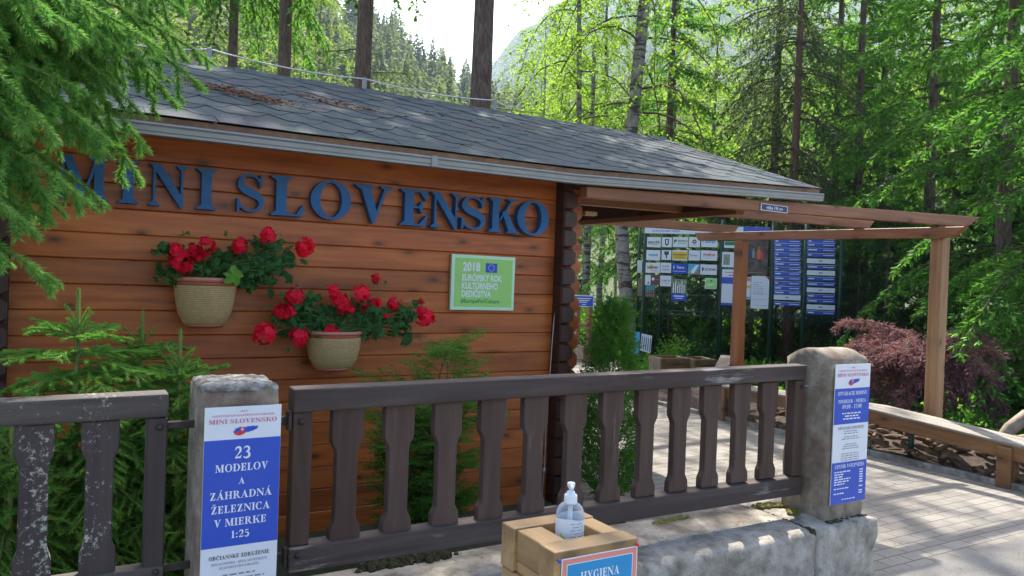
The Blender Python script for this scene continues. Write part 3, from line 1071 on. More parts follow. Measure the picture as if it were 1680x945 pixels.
obj('corner_core', MB().box((3.0215, 4.5235, 0), (3.1, 4.599, 2.3)), M['log_end'], cab)
obj('corner_core', MB().box((-.285, 4.5235, 0), (-.2015, 4.599, 2.3)), M['log_end'], cab)
obj('ticket_shelf', MB().box((3.1, 4.42 + .3, .93), (3.24, 5.0, .96)), M['beam_across'], cab, bevel=.004)
obj('shelf_bracket', MB().box((3.12, 4.74, .84), (3.17, 4.80, .93)), M['beam_across'], cab)
obj('stub_beam', MB().box((3.255, 4.50, 2.02), (3.36, 4.56, 2.05)), M['post_pale'], cab, bevel=.003)

# ------------------------------------------------------------------ pergola that carries on from the porch
pg = thing('pergola', 'brown timber pergola over the entrance, carried on two square posts', 'pergola', (7.1, 4.3, 0))


def beam_u(u0, u1, v0, v1, z00, z01, z10, z11, cut=0.0):
    return MB().hexa([(u0, v0, z00), (u1 - cut, v0, z10), (u1 - cut, v1, z10), (u0, v1, z00), (u0, v0, z01), (u1, v0, z11), (u1, v1, z11), (u0, v1, z01)])


obj('front_rafter', beam_u(3.035, 7.81, 4.19, 4.27, 2.107, 2.18, 2.203, 2.312, .23), M['beam'], pg, bevel=.004)
obj('middle_rafter', beam_u(3.26, 7.32, 5.0, 5.07, 2.15, 2.22, 2.195, 2.275, .08), M['beam'], pg, bevel=.004)
obj('rear_rafter', beam_u(3.1, 7.5, 7.02, 7.1, 2.165, 2.27, 2.225, 2.32, .08), M['beam'], pg, bevel=.004)
mb = MB().hexa([(7.06, 4.06, 2.066), (7.15, 4.06, 2.066), (7.15, 7.3, 2.116), (7.06, 7.3, 2.116), (7.06, 3.93, 2.163), (7.15, 3.93, 2.163), (7.15, 7.36, 2.216), (7.06, 7.36, 2.216)])
obj('cross_beam', mb, M['beam_across'], pg, bevel=.004)
obj('post', MB().box((7.13, 4.16, -.02), (7.25, 4.28, 2.064)), M['post_pale'], pg, bevel=.006)
obj('post', MB().box((7.04, 6.54, -.02), (7.16, 6.66, 2.098)), M['post'], pg, bevel=.006)
sg = thing('height_sign', 'small navy sign giving the clearance height, fixed on the front pergola beam', 'sign', (4.847, 4.186, 2.172))
fr = frame((4.847, 4.186, 2.172), (1, 0, -.012), (0, 0, 1), (0, -1, 0))
obj('board', slab(MB(), fr, -.152, -.027, .152, .027, 0, .006), M['ink_white'], sg)
obj('face', rect(MB(), fr, -.146, -.0225, .146, .0225, .0065), M['navy'], sg)
mb = MB()
sans_text(mb, 'výška 196 cm', 0, -.0125, .027, fr, 'C', .93, .012, .0075)
obj('lettering', mb, M['ink_white'], sg)

# ------------------------------------------------------------------ lettering, plaque and cable on the wall
LET = [('M', -.012, .218), ('I', .262, .358), ('N', .402, .597), ('I', .64, .744), ('S', .853, .999), ('L', 1.036, 1.231), ('O', 1.263, 1.507), ('V', 1.53, 1.772), ('E', 1.824, 2.011), ('N', 2.027, 2.240), ('S', 2.248, 2.425), ('K', 2.452, 2.684), ('O', 2.668, 2.922)]
ls = thing('wall_lettering', 'large raised blue letters spelling MINI SLOVENSKO along the top of the cabin wall', 'lettering', (1.45, WV - .04, 1.86))
for i, (ch, a, b) in enumerate(LET):
    zb = 1.868 - .0016 * i
    zt = 2.088 - .0009 * i
    if ch in 'OS': zb, zt = zb + .003, zt - .002
    lo = obj('letter', solid_letter(ch, a, b, zb, zt, WV - .055, WV - .0015), M['letter'], ls)
pq = thing('green_plaque', 'square light green plaque with white lettering and EU flag on the cabin wall', 'plaque', (2.44, WV - .02, 1.51))
fr = frame((2.2, WV - .008, 1.329), (1, 0, -.004), (.004, 0, 1), (0, -1, 0))
obj('board', slab(MB(), fr, 0, 0, .479, .363, 0, .022), M['mint'], pq, bevel=.002)
obj('face', rect(MB(), fr, .024, .022, .458, .342, .0225), M['green_print'], pq)
mb = MB()
sans_text(mb, '2018', .080, .258, .058, fr, 'L', .8, .03, .0235)
for t, y in (('EURÓPSKY ROK', .194), ('KULTÚRNEHO', .141), ('DEDIČSTVA', .088)):
    sans_text(mb, t, .076, y, .0415, fr, 'L', .72, .03, .0235)
obj('lettering', mb, M['ink_white'], pq)
mb = MB()
sans_text(mb, '#EuropeForCulture', .074, .048, .0265, fr, 'L', .98, .014, .0235)
obj('hashtag', mb, M['ink_green'], pq)
obj('flag', rect(MB(), fr, .25, .252, .338, .314, .0232), M['blue'], pq)
mb = MB()
for k in range(12):
    a = k * math.pi / 6
    cx, cy = .294 + .022 * math.sin(a), .283 + .022 * math.cos(a)
    st = [(cx + (.0042 if j % 2 == 0 else .0018) * math.sin(j * math.pi / 5), cy + (.0042 if j % 2 == 0 else .0018) * math.cos(j * math.pi / 5)) for j in range(10)]
    mb.add([fr(x, y, .0238) for x, y in st], [tuple(range(10))[::-1]])
obj('flag_star', mb, M['ink_white'], pq)
cb = thing('conductor_cable', 'thin pale cable hanging down the cabin wall beside the corner', 'cable', (2.95, WV - .03, 0))
pts = [at(x, y, v=WV - .03) for x, y in ((924, 300), (922, 360), (917, 430), (911, 500), (906, 560), (902, 620), (896, 700), (893, 772), (890, 800), (889, 845))]
obj('wire', MB().tube(pts, .004, 6), M['wire'], cb, True)
obj('clamp', MB().lathe([(0, -.022), (.009, -.018), (.011, 0), (.009, .018), (0, .022)], pts[7], 10), M['wire'], cb, True)
lc = thing('lightning_conductor', 'grey lightning wire running along the roof ridge on short posts', 'wire', (2.1, RV, RZ))
wp = []
sup = [(.02, 3.13), (.927, 3.15), (2.117, 3.125), (3.333, 3.13)]
for i in range(3):
    (a, za), (b, zb) = sup[i], sup[i + 1]
    for k in range(8):
        t = k / 8
        wp.append((a + (b - a) * t, RV, za + (zb - za) * t - .05 * 4 * t * (1 - t) * (.6 if i else 1)))
wp += [(3.333, RV, 3.13), (3.45, RV, 3.095), (3.56, RV, 3.10), (3.64, RV, 3.2), (3.71, RV, 3.36), (3.78, RV, 3.56), (3.84, RV, 3.75), (3.9, RV, 3.98)]
obj('wire', MB().tube(wp, .0055, 6), M['wire'], lc, True)
for a, z in sup:
    obj('wire_holder', MB().box((a - .017, RV - .008, RZ + .0), (a + .017, RV + .008, z + .01)), M['metal'], lc, bevel=.002)


def litter(name, u0, u1, s0, s1, n, label, seed, size=.02):
    r = np.random.default_rng(seed)
    u = r.normal((u0 + u1) / 2, (u1 - u0) / 4, n)
    t = (u - u0) / (u1 - u0)
    s = (s0 + (s1 - s0) * np.clip(t, 0, 1)) + r.normal(0, .045, n) * r.choice([.5, 1, 2], n)
    V = np.zeros((n, 4, 3))
    for i in range(n):
        a = r.uniform(0, math.pi)
        l, w = size * r.uniform(.5, 1.3), .0035
        du, ds = math.cos(a) * l, math.sin(a) * l * .7
        h = .028 + abs(r.normal(0, .006))
        V[i] = [roof_pt(u[i] - du, s[i] - ds, h), roof_pt(u[i] - du + w, s[i] - ds + w, h), roof_pt(u[i] + du + w, s[i] + ds + w, h + r.uniform(-.004, .01)), roof_pt(u[i] + du, s[i] + ds, h + r.uniform(-.004, .01))]
    o = link(name, leafmesh(name, V, None, [M['needle_litter']]))
    tag(o, label, 'needle litter', kind='stuff')


litter('fallen_needles', .62, 1.24, 1.08, .74, 1000, 'thick brown patch of dry needles on the shingles', 5)
litter('fallen_needles', 1.3, 1.9, 1.2, .95, 260, 'thin scatter of dry needles on the shingles', 6)
litter('fallen_needles', 2.0, 4.2, 1.4, .6, 70, 'few dry twigs on the middle of the roof', 7)
litter('fallen_needles', -.4, .6, 1.5, .9, 600, 'dry needles on the roof under the spruce boughs', 8)

# ------------------------------------------------------------------ flower pots
def ellip_loft(prof, c, flatback=.62, n=36):
    """Half-round wall pot: full to the front, flattened towards the wall (+v)."""
    loops = []
    for r, z in prof:
        l = []
        for k in range(n):
            a = 2 * math.pi * k / n
            x, y = r * math.cos(a), r * math.sin(a)
            l.append((c[0] + x, c[1] + (y * flatback if y > 0 else y * .82), c[2] + z))
        loops.append(l)
    return loops


def leaf_lobed(r, c, nrmv, size, rng):
    """A round, lobed geranium leaf as a small fan of points."""
    nrmv = nrmv / np.linalg.norm(nrmv)
    a = np.cross(nrmv, rng.normal(size=3)); a /= np.linalg.norm(a)
    b = np.cross(nrmv, a)
    out = []
    for k in range(15):
        t = 2 * math.pi * k / 15
        rr = size * (1.0 if k % 3 == 0 else .86 if k % 3 == 1 else .62) * (.55 if k == 0 else 1)
        out.append(c + rr * (a * math.cos(t) + b * math.sin(t)) + nrmv * (.18 * size * ((k % 3) - 1)))
    return out


def flower_head(mb, c, R, rng, n=30):
    for i in range(n):
        d = rng.normal(size=3)
        d[1] -= .35
        d /= np.linalg.norm(d)
        p = c + d * R * rng.uniform(.5, 1.05)
        a = np.cross(d, rng.normal(size=3)); a /= np.linalg.norm(a)
        b = np.cross(d, a)
        s = R * rng.uniform(.36, .52)
        for k in range(5):
            t = 2 * math.pi * k / 5 + rng.uniform(-.1, .1)
            q = a * math.cos(t) + b * math.sin(t)
            w = a * -math.sin(t) + b * math.cos(t)
            up = d * s * rng.uniform(-.1, .25)
            mb.add([p, p + q * s * .6 + w * s * .42 + up * .6, p + q * s + w * s * .2 + up, p + q * s - w * s * .2 + up, p + q * s * .6 - w * s * .42 + up * .6], [(0, 1, 2, 3, 4)])


def flower_pot(label, c, rtop, h, heads, leaves_box, seed, big_leaf=None, loops=()):
    rng = np.random.default_rng(seed)
    t = thing('flower_pot', label, 'flower pot', c)
    R = rtop
    prof = [(R * .60, 0), (R * .70, .012), (R * .86, h * .26), (R * .95, h * .55), (R * 1.0, h * .84), (R * 1.0, h * .86)]
    obj('rope_winding', MB().loft(ellip_loft(prof, c), True), M['rope'], t, True)
    obj('base', MB().loft(ellip_loft([(R * .56, -.014), (R * .64, -.008), (R * .67, .006)], c), True), M['terracotta'], t, True)
    obj('collar', MB().loft(ellip_loft([(R * .98, h * .86), (R * .98, h * .95)], c), True), M['terracotta'], t, True)
    obj('rim', MB().loft(ellip_loft([(R * 1.0, h * .945), (R * 1.03, h * .95), (R * 1.03, h * 1.03), (R * 1.0, h * 1.04), (R * .93, h * 1.035), (R * .92, h * .8)], c), True), M['rim'], t, True)
    lv, st = MB(), MB()
    top = np.array(c) + np.array([0, -.01, h])
    for (px, py, spread, n) in leaves_box:
        q0 = at(px, py, v=c[1] - .02)
        for i in range(n):
            q = q0 + rng.normal(size=3) * np.array([spread, .045, spread * .75])
            q[1] = min(q[1], WV - .03)
            nv_ = np.array([rng.normal() * .5, -1.0, .55 + rng.normal() * .5])
            p = leaf_lobed(rng, q, nv_, rng.uniform(.019, .037), rng)
            lv.add([q + nv_ * .004] + p, [(0, k + 1, (k + 1) % 15 + 1) for k in range(15)])
            if rng.uniform() < .3: st.tube([top + rng.normal(size=3) * .03, (top + q) / 2 + np.array([0, -.01, .03]), q], [.003, .0022, .0015], 5)
    obj('leafage', lv, M['geranium_leaf'], t)
    if big_leaf:
        q = at(*big_leaf, v=c[1] - .13)
        b = MB()
        p = leaf_lobed(rng, q, np.array([.1, -1, .2]), .062, rng)
        b.add([q - np.array([0, .01, 0])] + p, [(0, k + 1, (k + 1) % 15 + 1) for k in range(15)])
        obj('bright_leaf', b, M['bright_leaf'], t)
    for px, py, rr in heads:
        q = at(px, py, v=c[1] - .08 + rng.uniform(-.03, .03))
        b = MB()
        flower_head(b, q, rr * .0040, rng, int(10 + rr * 1.5))
        obj('flower_head', b, M['petal'], t)
        st.tube([top + np.array([(q[0] - top[0]) * .3, .0, -.02]), (top * .35 + q * .65) + np.array([0, .02, .035]), q + np.array([0, .01, 0])], [.0032, .0028, .002], 6)
    for l in loops:
        st.tube([at(x, y, v=c[1] - .03) for x, y in l], .0018, 5)
        e = at(*l[-1], v=c[1] - .03)
        for _ in range(9):
            d = rng.normal(size=3) * .016 + np.array([0, 0, .006])
            st.tube([e, e + d], [.0025, .0035], 4)
    obj('stalk', st, M['stem'], t)
    obj('wall_hook', MB().box((c[0] - .02, WV - .05, c[2] + h * .6), (c[0] + .02, WV - .003, c[2] + h * .7)), M['steel_dark'], t)
    return t


flower_pot('upper rope-wound flower pot of red geraniums on the cabin wall', np.array([.690, 4.40, 1.240]), .158, .245,
           [(298, 428, 15), (288, 410, 9), (318, 412, 11), (338, 404, 12), (325, 420, 9), (395, 403, 12), (438, 386, 12), (499, 407, 14), (305, 438, 9)],
           [(320, 437, .06, 34), (285, 448, .045, 22), (275, 410, .025, 7), (262, 408, .02, 4), (350, 440, .05, 26), (415, 440, .06, 42), (390, 415, .035, 16), (445, 430, .05, 26), (470, 428, .035, 10), (440, 405, .04, 14), (425, 460, .03, 12), (465, 450, .02, 4), (490, 432, .018, 3), (375, 452, .04, 16), (410, 462, .03, 10)],
           11, (382, 452), [[(398, 425), (385, 400), (372, 386)], [(290, 420), (285, 400), (302, 384)], [(430, 430), (470, 450), (487, 470)], [(440, 430), (452, 405), (464, 395)], [(455, 428), (468, 415), (478, 407)], [(420, 420), (412, 395), (420, 390)]])
flower_pot('lower rope-wound flower pot with trailing red geraniums on the cabin wall', np.array([1.405, 4.40, .985]), .163, .212,
           [(467, 510, 15), (482, 487, 13), (435, 549, 15), (492, 553, 14), (543, 549, 14), (545, 477, 11), (556, 490, 12), (563, 500, 12), (592, 482, 13), (597, 504, 8), (617, 499, 10), (646, 498, 11), (574, 508, 8), (698, 522, 14), (692, 512, 10), (634, 519, 5), (615, 457, 8), (690, 494, 5)],
           [(480, 520, .06, 30), (510, 525, .055, 42), (505, 500, .04, 18), (460, 525, .03, 9), (540, 522, .045, 24), (590, 520, .055, 38), (620, 528, .055, 36), (650, 540, .045, 22), (655, 515, .035, 12), (612, 545, .03, 10), (525, 545, .03, 10), (670, 555, .02, 4), (670, 510, .025, 7), (600, 500, .04, 10), (685, 500, .015, 4)],
           12, None, [[(595, 495), (612, 480), (615, 465)], [(605, 500), (622, 480), (634, 464)], [(440, 525), (428, 515), (440, 505)], [(630, 550), (650, 560), (664, 555)], [(660, 535), (678, 530), (672, 512)], [(530, 505), (540, 495), (548, 487)], [(488, 540), (484, 560), (472, 578)]])

# ------------------------------------------------------------------ fence, posts, base
FV = 2.635


def slat_mesh(c, zb, zt, zn1, zn2, zn3, zn4, w, wn, v0=FV + .008, v1=FV + .046, rng=None):
    w, wn = w / 2, wn / 2
    half = [(w, zt), (w, zn1 + .012)]
    for k in range(5):
        t = k / 4
        half.append((w - (w - wn) * (t * t * (3 - 2 * t)), zn1 - (zn1 - zn2) * t))
    for k in range(5):
        t = k / 4
        half.append((wn + (w * .97 - wn) * (t * t * (3 - 2 * t)), zn3 - (zn3 - zn4) * t))
    half.append((w * .98, zb))
    poly = [(c + a, z) for a, z in half] + [(c - a, z) for a, z in half[::-1]]
    return MB().loft([[(a, v0, z) for a, z in poly], [(a, v1, z) for a, z in poly]])


fp = thing('picket_fence', 'long dark brown picket fence panel between the two concrete posts', 'fence', (2.0, FV, .5))
obj('top_rail', MB().hexa([(.705, FV - .012, 1.062), (3.335, FV - .012, 1.082), (3.335, FV + .062, 1.082), (.705, FV + .062, 1.062), (.705, FV - .012, 1.143), (3.335, FV - .012, 1.155), (3.335, FV + .062, 1.158), (.705, FV + .062, 1.146)]), M['fence_rail'], fp, bevel=.006, seg=2)
obj('bottom_rail', MB().hexa([(.705, FV - .012, .512), (3.335, FV - .012, .487), (3.335, FV + .055, .487), (.705, FV + .055, .512), (.705, FV - .012, .598), (3.335, FV - .012, .580), (3.335, FV + .055, .586), (.705, FV + .055, .604)]), M['fence_rail'], fp, bevel=.006, seg=2)
for i in range(12):
    c = .9075 + .1987 * i
    obj('slat', slat_mesh(c, .59, 1.075, .952, .905, .672, .632, .116, .079), M['fence'], fp, bevel=.003)
obj('stile', MB().box((.708, FV - .004, .6), (.776, FV + .052, 1.063)), M['fence'], fp, bevel=.004)
obj('stile', MB().box((3.262, FV - .004, .585), (3.334, FV + .052, 1.078)), M['fence'], fp, bevel=.004)
for u, z in ((.735, 1.03), (.735, .57), (3.305, 1.045)):
    obj('bolt_head', MB().loft([[(u + q * math.cos(a), FV - .0125 - d, z + q * math.sin(a)) for a in np.linspace(0, 6.283, 13)[:-1]] for q, d in ((.011, 0), (.009, .004), (.003, .006))]), M['steel_dark'], fp, True)
for z in (1.035, .565):
    obj('hinge', MB().box((.636, FV + .01, z - .014), (.712, FV + .024, z + .014)).box((.690, FV - .004, z - .034), (.705, FV + .03, z + .034)), M['steel_dark'], fp, bevel=.003)
obj('hinge_pin', MB().tube([(3.33, FV + .005, 1.045), (3.37, FV + .005, 1.047)], .007, 8), M['metal'], fp)

gl = thing('fence_gate', 'weathered brown picket gate leaf with flaking paint beside the concrete post', 'fence gate', (-.15, FV - .04, .5))
g0 = FV - .05
obj('top_rail', MB().hexa([(-.62, g0, 1.074), (.309, g0, 1.080), (.309, g0 + .07, 1.080), (-.62, g0 + .07, 1.074), (-.62, g0, 1.143), (.309, g0, 1.153), (.309, g0 + .07, 1.157), (-.62, g0 + .07, 1.147)]), M['fence_old_rail'], gl, bevel=.007, seg=2)
obj('bottom_rail', MB().box((-.62, g0, .535), (.309, g0 + .06, .618)), M['fence_old_rail'], gl, bevel=.007, seg=2)
for c in (.126, -.043, -.212, -.381):
    obj('slat', slat_mesh(c, .612, 1.078, .995, .955, .72, .672, .1, .074, g0 + .01, g0 + .046), M['fence_old'], gl, bevel=.003)
obj('stile', MB().box((.25, g0 + .004, .612), (.3085, g0 + .055, 1.078)), M['fence_old'], gl, bevel=.004)
for z in (1.05, .6):
    obj('hinge', MB().box((.305, FV - .03, z - .012), (.39, FV - .016, z + .012)), M['steel_dark'], gl, bevel=.003)
    obj('bolt_head', MB().loft([[(.285 + q * math.cos(a), g0 - .0005 - d, z + q * math.sin(a)) for a in np.linspace(0, 6.283, 13)[:-1]] for q, d in ((.011, 0), (.009, .004), (.003, .006))]), M['steel_dark'], gl, True)


def rough_block(u0, u1, v0, v1, z0, z1, seed, arch=0.0, amp=.006, nu=10, nv_=10, nz=14, lump=0.0):
    """Cast concrete block with worn edges; arch raises the top into a round ridge along u."""
    r = np.random.default_rng(seed)
    bm_v, idx, fs = [], {}, []
    ph = r.uniform(0, 6, (8, 3)); fq = r.uniform(8, 30, (8, 3))

    def P(i, j, k):
        key = (i, j, k)
        if key in idx: return idx[key]
        a, b, c = i / nu, j / nv_, k / nz
        x, y, z = u0 + (u1 - u0) * a, v0 + (v1 - v0) * b, z0 + (z1 - z0) * c
        if arch: z = z0 + (z1 + arch * (1 - (2 * b - 1) ** 2) - z0) * c
        e = (a in (0, 1)) + (b in (0, 1)) + (k == nz)
        d = sum(math.sin(x * fq[m_, 0] + y * fq[m_, 1] + z * fq[m_, 2] + ph[m_, 0]) for m_ in range(8)) / 8
        q = np.array([x, y, z]) + amp * d * np.array([(2 * a - 1), (2 * b - 1), 1.0 if k == nz else 0])
        if lump and k == nz: q[2] += lump * r.uniform(0, 1)
        if e >= 2:
            cc = np.array([(u0 + u1) / 2, (v0 + v1) / 2, min(z, z1 - .1)])
            q += nrm(cc - q) * (.008 + .012 * r.uniform() ** 3)
        idx[key] = len(bm_v)
        bm_v.append(q)
        return idx[key]
    for i in range(nu):
        for j in range(nv_):
            fs.append((P(i, j, nz), P(i + 1, j, nz), P(i + 1, j + 1, nz), P(i, j + 1, nz)))
    for k in range(nz):
        for i in range(nu):
            fs.append((P(i, 0, k), P(i + 1, 0, k), P(i + 1, 0, k + 1), P(i, 0, k + 1)))
            fs.append((P(i + 1, nv_, k), P(i, nv_, k), P(i, nv_, k + 1), P(i + 1, nv_, k + 1)))
        for j in range(nv_):
            fs.append((P(0, j + 1, k), P(0, j, k), P(0, j, k + 1), P(0, j + 1, k + 1)))
            fs.append((P(nu, j, k), P(nu, j + 1, k), P(nu, j + 1, k + 1), P(nu, j, k + 1)))
    return MB().add(bm_v, fs)


lp = thing('concrete_post', 'square weathered concrete post with a lichen crusted flat top', 'post', (.51, 2.62, 0))
obj('shaft', rough_block(.388, .633, 2.5, 2.745, .02, 1.172, 1), M['concrete_post'], lp, True)
obj('lichen_crust', rough_block(.394, .627, 2.506, 2.738, 1.165, 1.183, 2, 0, .008, 18, 18, 2, .006), M['lichen'], lp, True)
rp = thing('concrete_post', 'concrete post with a rounded top at the end of the fence by the pavement', 'post', (3.5, 2.65, 0))
obj('shaft', rough_block(3.367, 3.668, 2.5, 2.79, .3, 1.188, 3, .055), M['concrete_post'], rp, True)
obj('plinth', rough_block(3.205, 3.69, 2.425, 2.9, -.02, .378, 4, 0, .008, 14, 12, 12), M['concrete_base'], rp, True)
bw = thing('low_wall', 'low weathered concrete wall that carries the picket fence', 'wall', (1.5, 2.65, 0))
bw['kind'] = 'thing'
prof = [(2.418, -.02), (2.418, .12), (2.418, .26), (2.42, .345), (2.426, .362), (2.445, .372), (2.5, .378), (2.6, .384), (2.75, .386), (2.9, .38), (2.92, .36), (2.92, -.02)]
r4 = np.random.default_rng(4)
ph = r4.uniform(0, 6, 12)
obj('coping', MB().loft([[(u, a + .002 * math.sin(u * 7 + ph[k]) + .0015 * math.sin(u * 19 + ph[k] * 2), b + .0015 * math.sin(u * 5 + ph[k])) for k, (a, b) in enumerate(prof)] for u in np.linspace(-1.6, 3.185, 70)]), M['concrete_base'], bw, True)


def moss(name, pts, z, n, spread, label, seed, mat, hgt=.02):
    r = np.random.default_rng(seed)
    mb = MB()
    pts = np.array(pts, float)
    for i in range(n):
        a = r.integers(0, len(pts) - 1)
        t = r.uniform()
        p = pts[a] * (1 - t) + pts[a + 1] * t + r.normal(size=2) * spread
        s, h = r.uniform(.006, .018), r.uniform(.3, 1) * hgt
        loops = [[(p[0] + s * k * math.cos(q * 1.047 + i), p[1] + s * k * math.sin(q * 1.047 + i), z - .006 + zz * h) for q in range(6)] for k, zz in ((1, 0), (.85, .6), (.4, 1))]
        mb.loft(loops)
    o = obj(name, mb, mat, None, False, 0, (pts[0][0], pts[0][1], z))
    return tag(o, label, 'moss', kind='stuff')


def gp2(*px): return [at(x, y, z=.385)[:2] for x, y in px]


moss('moss', gp2((600, 932), (640, 925), (690, 916), (730, 910)), .385, 420, .02, 'dark brown moss cushion on the low wall near the wooden box', 1, M['moss'], .03)
moss('moss', gp2((1240, 833), (1275, 828), (1310, 832), (1300, 842)), .39, 260, .013, 'yellow green moss along the foot of the round-topped post', 2, M['moss_green'], .015)
moss('moss', [(3.19, 2.44), (3.195, 2.6), (3.2, 2.8)], .36, 240, .006, 'dark moss filling the crack before the post plinth', 3, M['moss'], .03)
moss('moss', gp2((1075, 858), (1100, 852), (1125, 848)), .387, 60, .008, 'thin moss line under the fence rail', 4, M['moss_green'], .01)
moss('moss', [(3.36, 2.49), (3.5, 2.485), (3.66, 2.49)], .381, 70, .005, 'narrow dark moss seam in front of the round-topped post', 8, M['moss'], .012)


# ------------------------------------------------------------------ signs on the posts
MAP = [(0, .42), (.06, .55), (.1, .72), (.2, .78), (.28, .9), (.36, .8), (.44, .86), (.5, .78), (.56, .9), (.66, .86), (.76, .92), (.88, .86), (1, .9), (.95, .6), (.86, .52), (.78, .42), (.68, .38), (.6, .3), (.52, .34), (.44, .18), (.36, .1), (.26, .02), (.14, .08), (.06, .2)]


def emblem(fr, x, y, w, c, root):
    h = w * .42
    sc = lambda p: (x + p[0] * w, y + p[1] * h)
    mb = MB().add([fr(*sc(p), c) for p in MAP], [tuple(range(len(MAP)))[::-1]])
    obj('map_emblem', mb, M['blue'], root)
    low = [(0.01, .42), (.36, .42), (.5, .33), (.44, .18), (.36, .1), (.26, .02), (.14, .08), (.06, .2)]
    obj('map_lower_half', MB().add([fr(*sc(p), c + .0004) for p in low], [tuple(range(8))[::-1]]), M['ink_red'], root)
    sh = [(.26, .82), (.46, .82), (.46, .5), (.36, .36), (.26, .5)]
    obj('shield', MB().add([fr(*sc(p), c + .0008) for p in sh], [tuple(range(5))[::-1]]), M['ink_red'], root)
    mb = MB()
    for a, b, c_, d in ((.348, .46, .372, .8), (.31, .68, .41, .73), (.29, .57, .43, .62)):
        rect(mb, fr, x + a * w, y + b * h, x + c_ * w, y + d * h, c + .0012)
    obj('cross', mb, M['ink_white'], root)


def header(fr, W_, H_, y0, root, c):
    """The shared head of both signs: three lines and the map."""
    mb = MB()
    serif_text(mb, 'AREÁL', W_ / 2, y0 + H_ * .835, H_ * .052, fr, 1.0, 'C', c)
    serif_text(mb, 'SLOVENSKÝCH KULTÚRNYCH PAMIATOK', W_ / 2, y0 + H_ * .70, H_ * .058, fr, W_ * .86 / (H_ * .058 * 28.4), 'C', c)
    serif_text(mb, 'MINI SLOVENSKO', W_ / 2, y0 + H_ * .49, H_ * .135, fr, W_ * .88 / (H_ * .135 * 11.2), 'C', c)
    obj('heading', mb, M['ink_pink'], root)
    emblem(fr, W_ * .365, y0 + H_ * .1, W_ * .33, c, root)


br = random.Random(4)
sA = thing('information_sign', 'tall white and blue sign about 23 models on the lichen-topped concrete post', 'sign', (.515, 2.49, .8))
WA, HA = .231, .70
fr = frame((.3995, 2.492, .419), (1, 0, -.001), (0, 0, 1), (0, -1, 0))
obj('board', slab(MB(), fr, 0, 0, WA, HA, 0, .004), M['white'], sA)
yb0, yb1 = .264, .598
obj('blue_field', rect(MB(), fr, .0006, yb0, WA - .0006, yb1, .0046), M['blue'], sA)
header(fr, WA, HA - yb1, yb1, sA, .0052)
mb = MB()
for t, y, h in (('23', .538, .036), ('MODELOV', .498, .0235), ('A', .457, .0205), ('ZÁHRADNÁ', .413, .0235), ('ŽELEZNICA', .370, .0235), ('V MIERKE', .328, .0235), ('1:25', .289, .0225)):
    serif_text(mb, t, WA / 2, y, h, fr, 1.06 if len(t) > 3 else 1.0, 'C', .0054)
obj('lettering', mb, M['ink_white'], sA)
mb = MB()
serif_text(mb, 'OBČIANSKE ZDRUŽENIE', WA / 2, .226, .012, fr, .98, 'C', .0054)
obj('society_line', mb, M['ink_dark'], sA)
mb = MB()
serif_text(mb, 'MINI SLOVENSKO - AREÁL SLOVENSKÝCH', WA / 2, .2085, .0075, fr, .82, 'C', .0054)
serif_text(mb, 'KULTÚRNYCH PAMIATOK', WA / 2, .195, .0075, fr, .95, 'C', .0054)
bars(mb, fr, .03, .172, .2, 2, .014, .005, .0054, br)
bars(mb, fr, .03, .13, .2, 6, .017, .005, .0054, br)
obj('small_print', mb, M['ink_grey'], sA)

sB = thing('information_sign', 'narrow sign with opening hours and ticket prices on the round-topped concrete post', 'sign', (3.52, 2.49, .8))
WB, HB = .279, .710
fr = frame((3.378, 2.492, .462), (1, 0, -.001), (.003, 0, 1), (0, -1, 0))
obj('board', slab(MB(), fr, 0, 0, WB, HB, 0, .004), M['white'], sB)
y1, y2, y3 = .588, .406, .212
obj('blue_field', rect(MB(), fr, .0006, y2, WB - .0006, y1, .0046), M['blue'], sB)
obj('blue_field', rect(MB(), fr, .0006, .0006, WB - .0006, y3, .0046), M['blue'], sB)
header(fr, WB, HB - y1, y1, sB, .0052)
mb = MB()
serif_text(mb, 'OTVÁRACIE HODINY', WB / 2, .553, .019, fr, .92, 'C', .0054)
serif_text(mb, 'PONDELOK - NEDEĽA', WB / 2, .513, .018, fr, .9, 'C', .0054)
serif_text(mb, '09:00 - 17:00', WB / 2, .484, .021, fr, 1, 'C', .0054)
bars(mb, fr, .05, .457, .23, 3, .014, .0062, .0054, br)
obj('hours_lettering', mb, M['ink_white'], sB)
mb = MB()
serif_text(mb, 'CENNÍK VSTUPNÉHO', WB / 2, .182, .018, fr, .96, 'C', .0054)
bars(mb, fr, .022, .16, .16, 6, .0125, .006, .0054, br, 'L')
bars(mb, fr, .022, .075, .15, 2, .025, .006, .0054, br, 'L')
bars(mb, fr, .06, .018, .22, 1, .02, .005, .0054, br)
for y in (.16, .1475, .135, .1225, .11, .0975, .075, .052, .04):
    rect(mb, fr, .222, y, .25, y + .006, .0054)
obj('price_lettering', mb, M['ink_white'], sB)
mb = MB()
serif_text(mb, 'OBČIANSKE ZDRUŽENIE', WB / 2, .378, .0145, fr, .92, 'C', .0054)
bars(mb, fr, .03, .366, .25, 2, .011, .004, .0054, br)
bars(mb, fr, .06, .338, .22, 2, .011, .004, .0054, br)
bars(mb, fr, .06, .300, .22, 3, .011, .004, .0054, br)
bars(mb, fr, .06, .252, .22, 4, .011, .004, .0054, br)
obj('small_print', mb, M['ink_grey'], sB)

